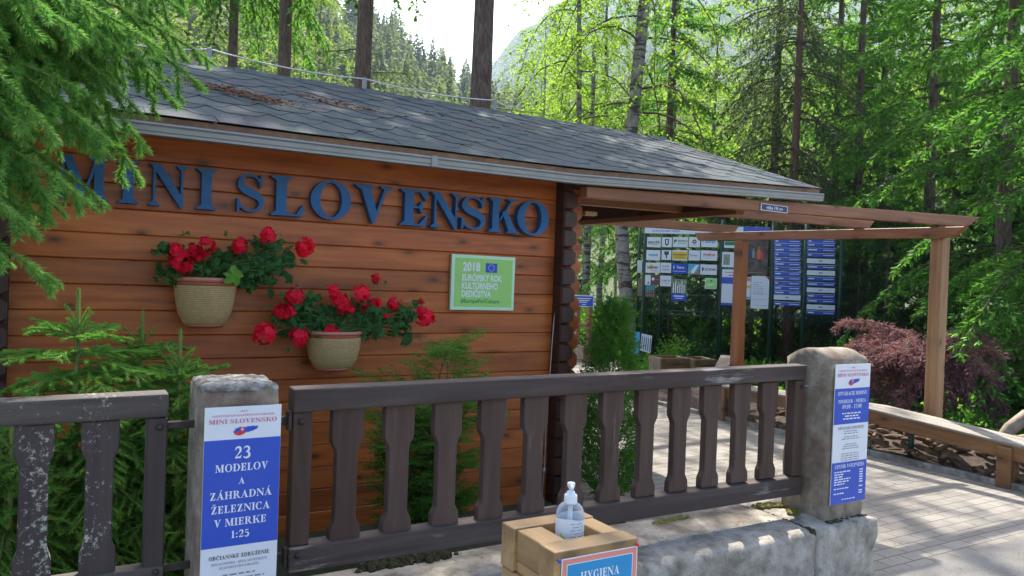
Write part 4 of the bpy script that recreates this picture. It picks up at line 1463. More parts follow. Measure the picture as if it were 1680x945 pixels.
# ------------------------------------------------------------------ sanitizer stand
BX0, BX1, BY0, BY1, BZ = 1.031, 1.288, 1.499, 1.752, .903
st = thing('wooden_stand', 'pine box stand built of stacked boards with an open top', 'box', ((BX0 + BX1) / 2, (BY0 + BY1) / 2, 0))
lay = .115
for k in range(8):
    z1 = BZ - k * lay
    z0 = max(z1 - lay + .0015, 0.005)
    if z1 < .02: break
    e = .0015 * (k % 2)
    wf, wb = (.07, .062) if k % 2 == 0 else (.052, .052)
    if k % 2 == 0:
        obj('board', MB().box((BX0, BY0, z0), (BX1, BY0 + wf, z1)), M['box'], st, bevel=.004, seg=2)
        obj('board', MB().box((BX0, BY1 - wb, z0), (BX1, BY1, z1)), M['box'], st, bevel=.004, seg=2)
        obj('side_board', MB().box((BX0 + .01, BY0 + wf + .001, z0 + .03), (BX0 + .085, BY1 - wb - .001, z1 - .004)), M['box_across'], st, bevel=.004, seg=2)
        obj('side_board', MB().box((BX1 - .06, BY0 + wf + .001, z0), (BX1 - .004, BY1 - wb - .001, z1 - .003)), M['box_across'], st, bevel=.004, seg=2)
        obj('side_strip', MB().box((BX0 + .012, BY0 + wf + .001, z0), (BX0 + .07, BY1 - wb - .001, z0 + .028)), M['box_across'], st, bevel=.003)
    else:
        obj('side_board', MB().box((BX0 + .002, BY0 + .002, z0), (BX0 + .07, BY1 - .002, z1)), M['box_across'], st, bevel=.004, seg=2)
        obj('side_board', MB().box((BX1 - .07, BY0 + .002, z0), (BX1 - .002, BY1 - .002, z1)), M['box_across'], st, bevel=.004, seg=2)
        obj('board', MB().box((BX0 + .071, BY0 + .003, z0), (BX1 - .071, BY0 + .055, z1)), M['box'], st, bevel=.004, seg=2)
        obj('board', MB().box((BX0 + .071, BY1 - .055, z0), (BX1 - .071, BY1 - .003, z1)), M['box'], st, bevel=.004, seg=2)
obj('shelf', MB().box((BX0 + .09, BY0 + .075, .79), (BX1 - .065, BY1 - .067, .80)), M['box'], st)
hs = thing('hygiene_sign', 'blue sign with pink border reading HYGIENA V PARKU on the pine box', 'sign', (1.166, BY0 - .004, .8))
fr = frame((1.050, BY0 - .002, .58), (1, 0, -.004), (0, 0, 1), (0, -1, 0))
obj('sheet', slab(MB(), fr, 0, 0, .231, .305, 0, .0015), M['ink_white'], hs)
obj('border', rect(MB(), fr, .0025, .0025, .2285, .3025, .002), M['salmon'], hs)
obj('white_line', rect(MB(), fr, .0145, .0145, .2165, .2905, .0024), M['ink_white'], hs)
obj('blue_field', rect(MB(), fr, .0165, .0165, .2145, .2885, .0028), M['blue2'], hs)
mb = MB()
serif_text(mb, 'HYGIENA', .1155, .245, .0215, fr, .92, 'C', .0034)
serif_text(mb, 'V PARKU', .1155, .213, .0215, fr, .92, 'C', .0034)
obj('lettering', mb, M['ink_white'], hs)
for u, z, mm, c in ((1.0405, .884, M['blue'], 'blue'), (1.2845 - .006, .888, M['ink_red'], 'red')):
    p = thing('push_pin', f'small {c} push pin in the front board of the pine box', 'push pin', (u, BY0, z))
    obj('pin_head', MB().loft([[(u + r * math.cos(a), v, z + r * math.sin(a)) for a in np.linspace(0, 2 * math.pi, 13)[:-1]] for v, r in ((BY0 - .001, .002), (BY0 - .005, .0035), (BY0 - .009, .0045), (BY0 - .011, .003))]), mm, p, True)

bc = np.array([1.178, 1.648, .802])
bt = thing('sanitizer_bottle', 'clear plastic pump bottle of sanitizer standing in the pine box', 'bottle', bc)
gm, nt, b_ = _mat('clear bottle plastic')
tr_ = N(nt, 'ShaderNodeBsdfTransparent')
tr_.inputs[0].default_value = (.9, .93, .95, 1)
b_.inputs['Base Color'].default_value = (.7, .76, .82, 1)
b_.inputs['Roughness'].default_value = .12
lw_ = N(nt, 'ShaderNodeLayerWeight', Blend=.45)
mr_ = N(nt, 'ShaderNodeMapRange')
mr_.inputs['To Min'].default_value, mr_.inputs['To Max'].default_value = .12, .75
nt.links.new(lw_.outputs['Facing'], mr_.inputs[0])
mx_ = N(nt, 'ShaderNodeMixShader')
nt.links.new(mr_.outputs[0], mx_.inputs[0]); nt.links.new(tr_.outputs[0], mx_.inputs[1]); nt.links.new(b_.outputs[0], mx_.inputs[2])
nt.links.new(mx_.outputs[0], nt.nodes['Material Output'].inputs['Surface'])
obj('bottle_body', MB().lathe([(.0, .0), (.034, .0), (.0375, .004), (.0375, .128), (.0365, .14), (.032, .152), (.024, .160), (.0155, .165), (.0145, .168)], bc, 36), gm, bt, True)
wm, nt, b_ = _mat('translucent label')
b_.inputs['Base Color'].default_value = (.78, .82, .86, 1)
b_.inputs['Roughness'].default_value = .35
lab = MB()
for k in range(40):
    a0, a1 = math.radians(k * 9), math.radians(k * 9 + 9)
    r_ = .0379
    lab.add([(bc[0] + r_ * math.cos(a), bc[1] + r_ * math.sin(a), bc[2] + z) for a, z in ((a0, .02), (a1, .02), (a1, .126 + .003 * math.sin(a1 * 2)), (a0, .126 + .003 * math.sin(a0 * 2)))], [(0, 1, 2, 3)])
obj('label', lab, wm, bt, True)
lab = MB()
for a0 in range(196, 232, 6):
    r_ = .0382
    lab.add([(bc[0] + r_ * math.cos(math.radians(a)), bc[1] + r_ * math.sin(math.radians(a)), bc[2] + z) for a, z in ((a0, .022), (a0 + 6, .022), (a0 + 6, .088 - (a0 - 196) * .0006), (a0, .092 - (a0 - 196) * .0006))], [(0, 1, 2, 3)])
obj('label_mark', lab, M['green_print'], bt)
lab = MB()
for i, z in enumerate(np.linspace(.05, .116, 9)):
    for a0 in range(238, 296, 4):
        if (a0 * 7 + i * 5) % 9 < 2: continue
        r_ = .0382
        lab.add([(bc[0] + r_ * math.cos(math.radians(a)), bc[1] + r_ * math.sin(math.radians(a)), bc[2] + z + dz) for a, dz in ((a0, 0), (a0 + 4, 0), (a0 + 4, .0016), (a0, .0016))], [(0, 1, 2, 3)])
obj('label_print', lab, M['ink_grey'], bt)
obj('dip_tube', MB().tube([bc + [0, 0, .02], bc + [0, 0, .164]], .0065, 8), M['ink_white'], bt, True)
obj('cap', MB().lathe([(.0, .160), (.0165, .160), (.0172, .163), (.0172, .182), (.016, .185), (.011, .186), (.0105, .192), (.006, .194), (.0, .194)], bc, 28), M['ink_white'], bt, True)
obj('pump', MB().lathe([(.0, .189), (.0045, .189), (.005, .198), (.008, .203), (.0095, .205), (.0105, .213), (.0095, .216), (.0, .217)], bc, 20), M['ink_white'], bt, True)
obj('nozzle', MB().tube([bc + [0, 0, .210], bc + [-.012, -.022, .210], bc + [-.016, -.028, .204]], [.0055, .0045, .0035], 10), M['ink_white'], bt, True)

# ------------------------------------------------------------------ bench and cones
be = thing('bench', 'long low timber bench beside the pavement with greyed top planks', 'bench', (6.75, 4.8, 0))


def bz(v): return .372 + .05 * min(1, (6.45 - v) / 1.9) if v > 4.55 else .422 - (4.55 - v) * .06


def bplank(u0, u1, zo0, zo1, vs=(2.2, 3.2, 4.2, 4.55, 5.5, 6.45)):
    return MB().loft([[(u0, v, bz(v) + zo0), (u1, v, bz(v) + zo0), (u1, v, bz(v) + zo1), (u0, v, bz(v) + zo1)] for v in vs])


obj('seat_plank', bplank(6.625, 6.735, 0.0, .022), M['bench_top'], be, bevel=.003)
obj('seat_plank', bplank(6.745, 6.86, 0.0, .022), M['bench_top'], be, bevel=.003)
obj('seat_plank', bplank(6.87, 6.98, 0.0, .022), M['bench_top'], be, bevel=.003)
obj('front_board', bplank(6.64, 6.675, -.115, -.001), M['bench'], be, bevel=.003)
obj('back_board', bplank(6.93, 6.965, -.115, -.001), M['bench'], be, bevel=.003)
for v in (3.28, 6.36, 2.3):
    obj('leg', MB().box((6.60, v - .05, 0), (6.639, v + .06, bz(v) - .02)), M['bench'], be, bevel=.004)
    obj('leg', MB().box((6.676, v - .045, 0), (6.76, v + .055, bz(v) - .116)), M['bench'], be, bevel=.004)
for v in (4.2, 6.6):
    p = at(1490, 757, z=0) if v < 5 else at(1181, 684, z=0)
    obj('steel_leg', MB().lathe([(.027, 0), (.027, bz(v) - .003)], (p[0] + .03, p[1], 0), 14), M['green_metal'], be, True)

r = np.random.default_rng(21)
heap = MB()
nx, ny = 12, 40
gv = [[(6.72 + i * .16, 2.0 + j * .16, -.02 + (.13 * math.sin(min(1, i / 3) * 1.57) * (.7 + .3 * math.sin(j * .9 + i))) * (1 if i < 9 else (11.5 - i) / 2.5)) for j in range(ny)] for i in range(nx)]
heap.add([p for row in gv for p in row], [(i * ny + j, (i + 1) * ny + j, (i + 1) * ny + j + 1, i * ny + j + 1) for i in range(nx - 1) for j in range(ny - 1)])
tag(obj('cone_heap', heap, M['cone_bed'], None, True), 'brown bed of packed spruce cones behind the bench', 'cone bed', kind='stuff')


def cone_mesh(seed):
    r = np.random.default_rng(seed)
    L, R = .115, .021
    mb = MB()
    n = 14
    prof = []
    for k in range(11):
        t = k / 10
        prof.append((max(.003, R * (math.sin(math.pi * (.1 + .83 * t)) ** .7)), -L / 2 + L * t))
    mb.lathe(prof, (0, 0, 0), n)
    for ring in range(11):
        z = -L / 2 + L * (ring + .5) / 11.5
        rr = R * (math.sin(math.pi * (.1 + .83 * (ring + .5) / 11.5)) ** .7)
        for q in range(9):
            a = (q + .5 * (ring % 2)) * 2 * math.pi / 9
            ca, sa = math.cos(a), math.sin(a)
            w = rr * .36
            b0 = np.array([rr * .9 * ca, rr * .9 * sa, z - .004])
            tip = np.array([rr * 1.17 * ca, rr * 1.17 * sa, z + .011])
            tg = np.array([-sa, ca, 0])
            mb.add([b0 - tg * w, b0 + tg * w, tip + tg * w * .5, tip - tg * w * .5], [(0, 1, 2, 3)])
    me = bpy.data.meshes.new('spruce_cone')
    me.from_pydata(mb.v, [], mb.f)
    me.materials.append(M['cone'])
    me.update()
    return me


cms = [cone_mesh(i) for i in range(3)]
for i in range(296):
    u = 6.74 + r.uniform(0, 1) ** 1.5 * 1.0
    v = 2.15 + r.uniform(0, 1) ** 1.15 * 4.0
    if 7.1 < u < 7.28 and 4.1 < v < 4.32: u += .25
    z = .02 + .11 * math.sin(min(1, (u - 6.70) / .4) * 1.57) + r.uniform(0, .05)
    o = link('spruce_cone', cms[i % 3])
    o.location = (u, v, z)
    s = r.uniform(.85, 1.35)
    o.scale = (s, s, s)
    o.rotation_euler = (r.uniform(1.2, 1.9), r.uniform(-.3, .3), r.uniform(0, 6.28))
    tag(o, 'brown spruce cone lying in the bed behind the bench', 'spruce cone', 'spruce cones heaped behind the bench')
# ------------------------------------------------------------------ notice board with its plates
BP = np.array([9.424, 11.088, 0.])
BD = nrm(np.array([.736, -.677, 0.]))
BN = np.array([-BD[1], BD[0], 0.])
BN = BN if BN @ BP < 0 else -BN          # towards the camera


def onb(x, y, off=0.0):
    """Point on the notice board seen at a zoomed-crop position (the crop of the photo's right middle)."""
    d = ray(1030 + x / 4.108, 360 + y / 4.108)
    t = ((BP + BN * off - EYEP) @ BN) / (d @ BN)
    return EYEP + d * t


nb = thing('notice_board', 'long dark green steel fence board that carries the plates beyond the pergola', 'notice board', BP)
for x, y, wdt in ((58, 600, .03), (102, 600, .035), (213, 640, .022), (622, 600, .038), (962, 640, .04), (1184, 600, .04), (1425, 600, .036)):
    p = onb(x, y)
    s = float(np.linalg.norm((p - BP)[:2])) * np.sign((p - BP) @ BD)
    q = BP + BD * s - BN * (.0 if wdt > .03 else .35)
    obj('board_post', MB().tube([q, q + [0, 0, 2.75]], wdt, 10), M['green_metal'], nb, True)
mb = MB()
a0, a1 = onb(95, 560)[:2], onb(1430, 600)[:2]
for k in range(95):
    q = a0 + (a1 - a0) * k / 94
    mb.tube([(q[0] + BN[0] * -.02, q[1] + BN[1] * -.02, .95), (q[0] + BN[0] * -.02, q[1] + BN[1] * -.02, 2.6)], .0045, 4)
for z in (.98, 1.05, 1.35, 1.7, 2.05, 2.4, 2.58):
    mb.tube([(a0[0] - .02 * BN[0], a0[1] - .02 * BN[1], z), (a1[0] - .02 * BN[0], a1[1] - .02 * BN[1], z)], .006, 4)
obj('wire_mesh', mb, M['green_metal'], nb)


def plate(name, label, cat, x0, y0, x1, y1, mat, group=None, off=.05):
    a, b = onb(x0, (y0 + y1) / 2, off), onb(x1, (y0 + y1) / 2, off)
    c, d = onb((x0 + x1) / 2, y1, off), onb((x0 + x1) / 2, y0, off)
    w, h = float(np.linalg.norm((b - a)[:2])), float(d[2] - c[2])
    o = np.array([a[0], a[1], c[2]])
    t = thing(name, label, cat, o, group)
    fr = frame(o, (BD[0], BD[1], 0), (0, 0, 1), BN)
    obj('board', slab(MB(), fr, 0, 0, w, h, -.006, 0), mat, t)
    return t, fr, w, h


GS = 'sponsor plates on the green notice board'


def sponsor(label, box, mat, marks):
    t, fr, w, h = plate('sponsor_plate', label, 'sponsor plate', *box, mat, GS)
    for n, mk in enumerate(marks):
        kind, mm = mk[0], mk[1]
        mb = MB()
        c = .002 + .0008 * n
        if kind == 't':
            _, _, txt, x, y, hh, al = mk
            sans_text(mb, txt, x * w, y * h, hh * h, fr, al, .95, .02, c)
            obj('lettering', mb, M[mm], t)
        elif kind == 'r':
            rect(mb, fr, mk[2] * w, mk[3] * h, mk[4] * w, mk[5] * h, c)
            obj('printed_field', mb, M[mm], t)
        elif kind == 'p':
            mb.add([fr(x * w, y * h, c) for x, y in mk[2]], [tuple(range(len(mk[2])))])
            obj('printed_emblem', mb, M[mm], t)


SH = [(.3, .85), (.3, .35), (.4, .2), (.5, .12), (.6, .2), (.7, .35), (.7, .85)]
sponsor('white sponsor plate with dark slanted script over a green line, top row', (130, 119, 222, 187), M['white'], [('t', 'ink_dark', 'pauchli', .5, .38, .3, 'C'), ('r', 'ink_green', .2, .24, .8, .28)])
sponsor('narrow white sponsor plate with a dark heraldic shield, top row', (230, 121, 297, 187), M['white'], [('p', 'ink_dark', SH), ('r', 'ink_white', .42, .35, .58, .75)])
sponsor('white sponsor plate with a green square mark and green wording', (303, 119, 405, 187), M['white'], [('r', 'ink_green', .08, .3, .26, .75), ('r', 'ink_white', .14, .3, .26, .52), ('t', 'ink_green', 'ENVIRO', .34, .52, .2, 'L'), ('r', 'ink_grey', .34, .36, .92, .40)])
sponsor('white sponsor plate with a small dark round emblem, top row', (412, 119, 487, 187), M['white'], [('p', 'ink_brown', [(.5 + .2 * math.cos(a), .55 + .2 * math.sin(a)) for a in np.linspace(0, 5.8, 14)]), ('r', 'ink_white', .42, .5, .58, .6), ('r', 'ink_grey', .3, .2, .7, .24)])
sponsor('white sponsor plate with bold light blue rounded lettering, right end of the top row', (495, 119, 605, 187), M['white'], [('t', 'ink_cyan', 'g', .05, .42, .36, 'L'), ('t', 'blue2', 'sureli', .24, .42, .34, 'L')])
sponsor('white sponsor plate with small blue lettering and a light blue bar, second row', (125, 207, 218, 275), M['white'], [('t', 'blue2', 'weber', .16, .42, .26, 'L'), ('r', 'ink_cyan', .72, .4, .82, .66)])
sponsor('narrow white sponsor plate with a dark tree-like mark, second row', (228, 207, 293, 273), M['white'], [('p', 'ink_dark', [(.42, .15), (.58, .15), (.55, .45), (.75, .6), (.72, .88), (.28, .88), (.25, .6), (.45, .45)])])
sponsor('white sponsor plate filled with a yellow field and dark wording', (300, 207, 402, 277), M['white'], [('r', 'ink_yellow', .03, .12, .97, .86), ('t', 'ink_brown', 'STAVEBNINY', .5, .48, .17, 'C'), ('r', 'ink_brown', .2, .3, .8, .34)])
sponsor('white sponsor plate with pale thin grey lettering, second row', (410, 209, 487, 277), M['white'], [('t', 'ink_grey', 'erste', .5, .42, .22, 'C'), ('r', 'ink_cyan', .1, .4, .18, .7)])
sponsor('white sponsor plate with bold red lettering', (492, 210, 603, 277), M['white'], [('t', 'ink_red', 'grafon', .5, .44, .36, 'C'), ('r', 'ink_red', .26, .24, .6, .27)])
sponsor('white sponsor plate with dark lettering broken by a yellow dot', (120, 292, 217, 360), M['white'], [('p', 'ink_yellow', [(.4 + .13 * math.cos(a), .56 + .26 * math.sin(a)) for a in np.linspace(0, 5.9, 16)]), ('t', 'ink_dark', 'isover', .5, .42, .34, 'C'), ('r', 'ink_red', .4, .2, .85, .24)])
sponsor('white sponsor plate with two grey rows of thin capitals, third row', (220, 292, 292, 360), M['white'], [('t', 'ink_grey', 'BANÍK', .5, .56, .17, 'C'), ('t', 'ink_grey', 'CREDO', .5, .24, .17, 'C')])
sponsor('dark blue sponsor plate with white wording', (295, 297, 400, 365), M['blue'], [('t', 'ink_white', 'Tatra', .56, .5, .26, 'C'), ('r', 'ink_white', .1, .22, .9, .26), ('p', 'ink_white', [(.1, .5), (.2, .5), (.15, .85)])])
sponsor('colourful square sponsor plate with blue, orange and white stripes', (407, 300, 482, 370), M['ink_cyan'], [('p', 'ink_white', [(.1, .1), (.5, .1), (.95, .9), (.7, .9)]), ('p', 'ink_orange', [(.5, .05), (.95, .05), (.95, .5)]), ('r', 'ink_yellow', .06, .1, .3, .3)])
sponsor('white sponsor plate with bold dark capitals beside a small dark shield', (488, 304, 600, 373), M['white'], [('t', 'ink_dark', 'SCANIA', .27, .42, .23, 'L'), ('p', 'ink_dark', [(.1, .7), (.1, .45), (.155, .32), (.21, .45), (.21, .7)])])
sponsor('white and brown sponsor plate with a white ring, left end of the fourth row', (116, 376, 216, 442), M['white'], [('r', 'ink_brown', .38, .0, 1.0, 1.0), ('p', 'ink_white', [(.54 + .09 * math.cos(a), .62 + .16 * math.sin(a)) for a in np.linspace(0, 5.8, 14)]), ('r', 'ink_grey', .7, .55, .94, .6), ('p', 'ink_orange', [(.12, .1), (.3, .1), (.26, .4)])])
sponsor('white sponsor plate with a pale grey word, fourth row', (218, 380, 292, 450), M['white'], [('t', 'ink_grey', 'LUMON', .5, .45, .18, 'C'), ('r', 'ink_grey', .2, .26, .8, .29)])
sponsor('small light green plate with a blue spot below the sponsor rows', (520, 396, 599, 468), M['mint'], [('r', 'green_print', .07, .07, .93, .93), ('r', 'blue', .46, .68, .62, .82), ('r', 'ink_white', .2, .42, .8, .48), ('r', 'ink_white', .2, .3, .66, .36)])
t, fr, w, h = plate('poster', 'poster with white columns above a blue band on the notice board', 'poster', 294, 402, 396, 548, M['grey_wood'])
obj('picture', rect(MB(), fr, .02 * w, .34 * h, .98 * w, .98 * h, .002), plain('poster greens', (.2, .26, .15), .5, .8, 26), t)
mb = MB()
for k in range(6):
    rect(mb, fr, (.1 + .14 * k) * w, .36 * h, (.16 + .14 * k) * w, (.8 + .1 * math.sin(k * 2)) * h, .0028)
obj('printed_column', mb, M['ink_white'], t)
obj('blue_band', rect(MB(), fr, 0, 0, w, .34 * h, .0022), M['blue'], t)
mb = rect(MB(), fr, .15 * w, .19 * h, .85 * w, .24 * h, .003)
rect(mb, fr, .25 * w, .1 * h, .75 * w, .13 * h, .003)
obj('band_lettering', mb, M['ink_white'], t)
t, fr, w, h = plate('heading_board', 'white heading strip above the sponsor plates', 'heading board', 115, 58, 600, 98, M['white'])
mb = MB(); serif_text(mb, 'NAŠI PODPOROVATELIA', .03 * w, .3 * h, .3 * h, lambda a, b, c=0: fr(a + .27 * w, b, c), 1.0, 'C', .003)
obj('lettering', mb, M['blue'], t)
t, fr, w, h = plate('heading_board', 'white and blue heading strip above the pinned notices', 'heading board', 632, 50, 960, 84, M['white'])
obj('blue_field', rect(MB(), fr, .45 * w, .02 * h, w, .98 * h, .002), M['blue'], t)
mb = MB(); serif_text(mb, 'OZNAMY', .2 * w, .3 * h, .34 * h, fr, 1.0, 'C', .003)
obj('lettering', mb, M['blue'], t)
t, fr, w, h = plate('notice', 'green and white notice at the top of the middle bay', 'notice', 650, 148, 730, 192, M['white'])
obj('green_field', rect(MB(), fr, .05 * w, .4 * h, .9 * w, .95 * h, .002), M['ink_green'], t)
t, fr, w, h = plate('notice', 'white notice with a grey map picture beside the centre post', 'notice', 635, 220, 730, 322, M['white'])
obj('map_picture', rect(MB(), fr, .1 * w, .15 * h, .55 * w, .85 * h, .002), plain('map print', (.25, .3, .24), .5, .7, 40), t)
t, fr, w, h = plate('notice', 'tall white notice with a blue band beside the centre post', 'notice', 632, 336, 730, 580, M['white'])
obj('blue_band', rect(MB(), fr, 0, .60 * h, w, .78 * h, .002), M['blue'], t)
obj('blue_band', rect(MB(), fr, 0, 0, w, .07 * h, .002), M['blue'], t)
mb = rect(MB(), fr, .2 * w, .9 * h, .9 * w, .92 * h, .002); rect(mb, fr, .45 * w, .82 * h, .9 * w, .85 * h, .002)
obj('lettering', mb, M['ink_pink'], t)
t, fr, w, h = plate('poster', 'dark photograph poster of orange and blue clad visitors in a cave', 'poster', 760, 140, 944, 372, M['ink_brown'])
obj('picture', rect(MB(), fr, .01 * w, .12 * h, .99 * w, .99 * h, .002), plain('cave photograph', (.09, .065, .05), .5, .9, 9), t)
for k, (x, y, s, mm) in enumerate(((.33, .62, .05, 'navy'), (.47, .64, .045, 'ink_grey'), (.66, .66, .06, 'ink_orange'), (.78, .6, .045, 'ink_red'), (.88, .64, .04, 'ink_brown'))):
    mb = MB().add([fr((x + s * dx) * w, (y + s * dy) * h, .0028) for dx, dy in ((-1, -3.5), (1, -3.5), (1.2, 0), (.8, 1.4), (-.8, 1.4), (-1.2, 0))], [tuple(range(6))])
    mb.add([fr((x + .6 * s * math.cos(a)) * w, (y + s * 2.1 + .6 * s * math.sin(a)) * h, .0029) for a in np.linspace(0, 5.5, 8)], [tuple(range(8))])
    obj('printed_visitor', mb, M[mm], t)
obj('caption_line', rect(MB(), fr, .2 * w, .05 * h, .85 * w, .065 * h, .0022), M['ink_grey'], t)
t, fr, w, h = plate('notice', 'small notice with pink, yellow and blue blocks', 'notice', 785, 388, 828, 538, M['white'])
for k, (a, b, mm) in enumerate(((.82, .97, 'salmon'), (.5, .62, 'ink_yellow'), (.03, .12, 'ink_cyan'))):
    obj('printed_field', rect(MB(), fr, .05 * w, a * h, .95 * w, b * h, .002), M[mm], t)
t, fr, w, h = plate('notice', 'large white paper notice with a red corner', 'notice', 830, 382, 951, 602, M['white'])
obj('red_corner', MB().add([fr(.8 * w, h, .002), fr(w, .87 * h, .002), fr(w, h, .002)], [(0, 1, 2)]), M['ink_red'], t)
mb = MB()
bars(mb, fr, .1 * w, .8 * h, .75 * w, 7, .06 * h, .014 * h, .002, br, 'L')
for y in (.1, .28, .45): rect(mb, fr, .06 * w, y * h, .94 * w, (y + .008) * h, .0021)
obj('lettering', mb, M['ink_grey'], t)
t, fr, w, h = plate('notice', 'pale notice behind the left board post, upper one', 'notice', 64, 276, 96, 360, M['white'], off=-.25)
t, fr, w, h = plate('notice', 'pale notice with a light blue picture behind the left board post', 'notice', 66, 396, 186, 520, M['grey_wood'], off=-.25)
obj('picture', rect(MB(), fr, .3 * w, .35 * h, .95 * w, .95 * h, .002), M['ink_cyan'], t)
ORD = 'first second third fourth fifth sixth seventh eighth ninth tenth eleventh twelfth thirteenth fourteenth fifteenth'.split()
for col_, (x0, x1, rows) in enumerate(((986, 1166, [(146, 'b'), (174, 'b'), (205, 'b'), (237, 'b'), (269, 'b'), (301, 'b'), (333, 'b'), (366, 'b'), (398, 'b'), (431, 'b'), (463, 'b'), (493, 'b'), (526, 'w'), (569, 'b')]),
                                       (1208, 1398, [(146, 'b'), (172, 'b'), (205, 'b'), (240, 'b'), (281, 'w'), (321, 'b'), (361, 'w'), (400, 'b'), (437, 'b'), (477, 'w'), (517, 'b'), (550, 'b'), (592, 'w'), (629, 'b')]))):
    for k, (yc, kd) in enumerate(rows):
        hh = 13 if kd == 'b' else 16
        dx = (yc - 146) * -.006
        t, fr, w, h = plate('name_strip', f'{"blue" if kd == "b" else "white"} name strip, {ORD[k]} from the top in the {"first" if col_ == 0 else "last"} column of strips', 'name strip', x0 + dx, yc - hh, x1 + dx, yc + hh, M['blue'] if kd == 'b' else M['white'], 'name strips on the green notice board')
        mb = MB()
        if kd == 'b':
            rect(mb, fr, .05 * w, .35 * h, (.16 + .1 * ((k * 7) % 3)) * w, .6 * h, .002)
            rect(mb, fr, .58 * w, .38 * h, .95 * w, .52 * h, .002)
            rect(mb, fr, 0, .92 * h, w, h, .002)
            obj('lettering', mb, M['ink_white'], t)
        else:
            rect(mb, fr, .42 * w, .4 * h, .56 * w, .65 * h, .002)
            obj('lettering', mb, M['ink_grey'], t)


# leaning boards, small sign on legs, planters in the back
def tilted(name, label, cat, pix, depth, mat, thick=.02):
    pts = [EYEP + ray(x, y) * (depth / (ray(x, y) @ FW)) for x, y in pix]
    n_ = np.cross(pts[1] - pts[0], pts[3] - pts[0]); n_ /= np.linalg.norm(n_)
    if n_ @ FW > 0: n_ = -n_
    t = thing(name, label, cat, pts[3])
    obj('board', MB().hexa(pts + [p - n_ * thick for p in pts]) if False else MB().hexa([p - n_ * thick for p in pts] + pts), mat, t)
    return t, pts, n_


t, p, n_ = tilted('leaning_board', 'light blue board leaning against the notice board post', 'board', [(1036, 578), (1048, 583), (1050, 545), (1041, 544)], 14.0, M['ink_cyan'])
t, p, n_ = tilted('leaning_board', 'white board with dark vertical strips standing by the notice board', 'board', [(1050, 575), (1067, 580), (1070, 551), (1053, 547)], 14.25, M['white'])
mb = MB()
for k in range(5):
    a, b = p[0] * (1 - (k + .3) / 5) + p[1] * (k + .3) / 5, p[0] * (1 - (k + .6) / 5) + p[1] * (k + .6) / 5
    up = (p[3] - p[0])
    mb.add([a + up * .1 + n_ * .003, b + up * .1 + n_ * .003, b + up * .85 + n_ * .003, a + up * .85 + n_ * .003], [(0, 1, 2, 3)])
obj('dark_strip', mb, M['ink_dark'], t)
q = at(950, 590, z=0)
ss = thing('small_sign', 'small blue sign with white lettering on two wooden legs by the sunny path', 'sign', q)
dq = q @ FW - EYEP @ FW
tl, tr_, bl, brr = [EYEP + ray(x, y) * (dq / (ray(x, y) @ FW)) for x, y in ((944, 484), (976, 486), (942, 503), (975, 504))]
rd_ = nrm((tr_ - tl) * [1, 1, 0])
fr = frame(bl, rd_, (0, 0, 1), -np.array([FW[0], FW[1], 0]))
w, h = float(np.linalg.norm(tr_ - tl)), float(tl[2] - bl[2])
obj('board', slab(MB(), fr, 0, 0, w, h, -.03, 0), M['white'], ss)
obj('blue_field', rect(MB(), fr, .06 * w, .08 * h, .96 * w, .92 * h, .002), M['blue'], ss)
mb = MB()
for k in range(3): rect(mb, fr, (.12 + .04 * k) * w, (.7 - .16 * k) * h, (.86 - .1 * k) * w, (.77 - .16 * k) * h, .004)
rect(mb, fr, .4 * w, .18 * h, .6 * w, .24 * h, .004)
obj('lettering', mb, M['ink_white'], ss)
for a in (.18, .8):
    c = bl + rd_ * w * a
    obj('leg', MB().box((c[0] - .04, c[1] - .04, -.02), (c[0] + .04, c[1] + .04, c[2] + .01)), M['post_pale'], ss)
c = bl + rd_ * w * .5
obj('cross_bar', MB().tube([bl + rd_ * w * .18 + [0, 0, -.35], bl + rd_ * w * .8 + [0, 0, -.35]], .04, 6), M['post_pale'], ss)


def planter(label, x0, x1, y, hgt, dpt):
    a, b = at(x0, y, z=0), at(x1, y, z=0)
    d = nrm(b - a)
    n_ = np.array([-d[1], d[0], 0])
    t = thing('planter', label, 'planter', a)
    fr = frame(a, d, (0, 0, 1), -n_)
    w = float(np.linalg.norm(b - a))
    obj('front_board', slab(MB(), fr, 0, 0, w, hgt, -.04, 0), M['bench'], t, bevel=.01)
    obj('back_board', slab(MB(), fr, 0, 0, w, hgt, -dpt, -dpt + .04), M['bench'], t, bevel=.01)
    obj('end_board', slab(MB(), fr, .0, 0, .05, hgt * .98, -dpt + .042, -.042), M['grey_wood'], t)
    obj('end_board', slab(MB(), fr, w - .05, 0, w, hgt * .98, -dpt + .042, -.042), M['grey_wood'], t)
    obj('soil', slab(MB(), fr, .052, 0, w - .052, hgt * .85, -dpt + .042, -.042), M['moss'], t)
    return t


planter('low brown plank planter before the notice board, left one', 1084, 1133, 617, .30, .5)
planter('low brown plank planter before the notice board, by the centre post', 1139, 1176, 619, .30, .5)
planter('weathered wooden planter beside the sunny path', 957, 985, 596, .32, .45)
t = thing('sloping_plank', 'grey plank leaning down from the planter behind the centre post', 'plank', at(1192, 625, z=.2))
a, b = at(1181, 612, z=.22), at(1193, 588, z=.40)
obj('board', MB().hexa([a + [-.09, .05, 0], a + [.09, -.05, 0], b + [.09, -.05, 0], b + [-.09, .05, 0], a + [-.09, .05, .05], a + [.09, -.05, .05], b + [.09, -.05, .05], b + [-.09, .05, .05]]), M['grey_wood'], t)

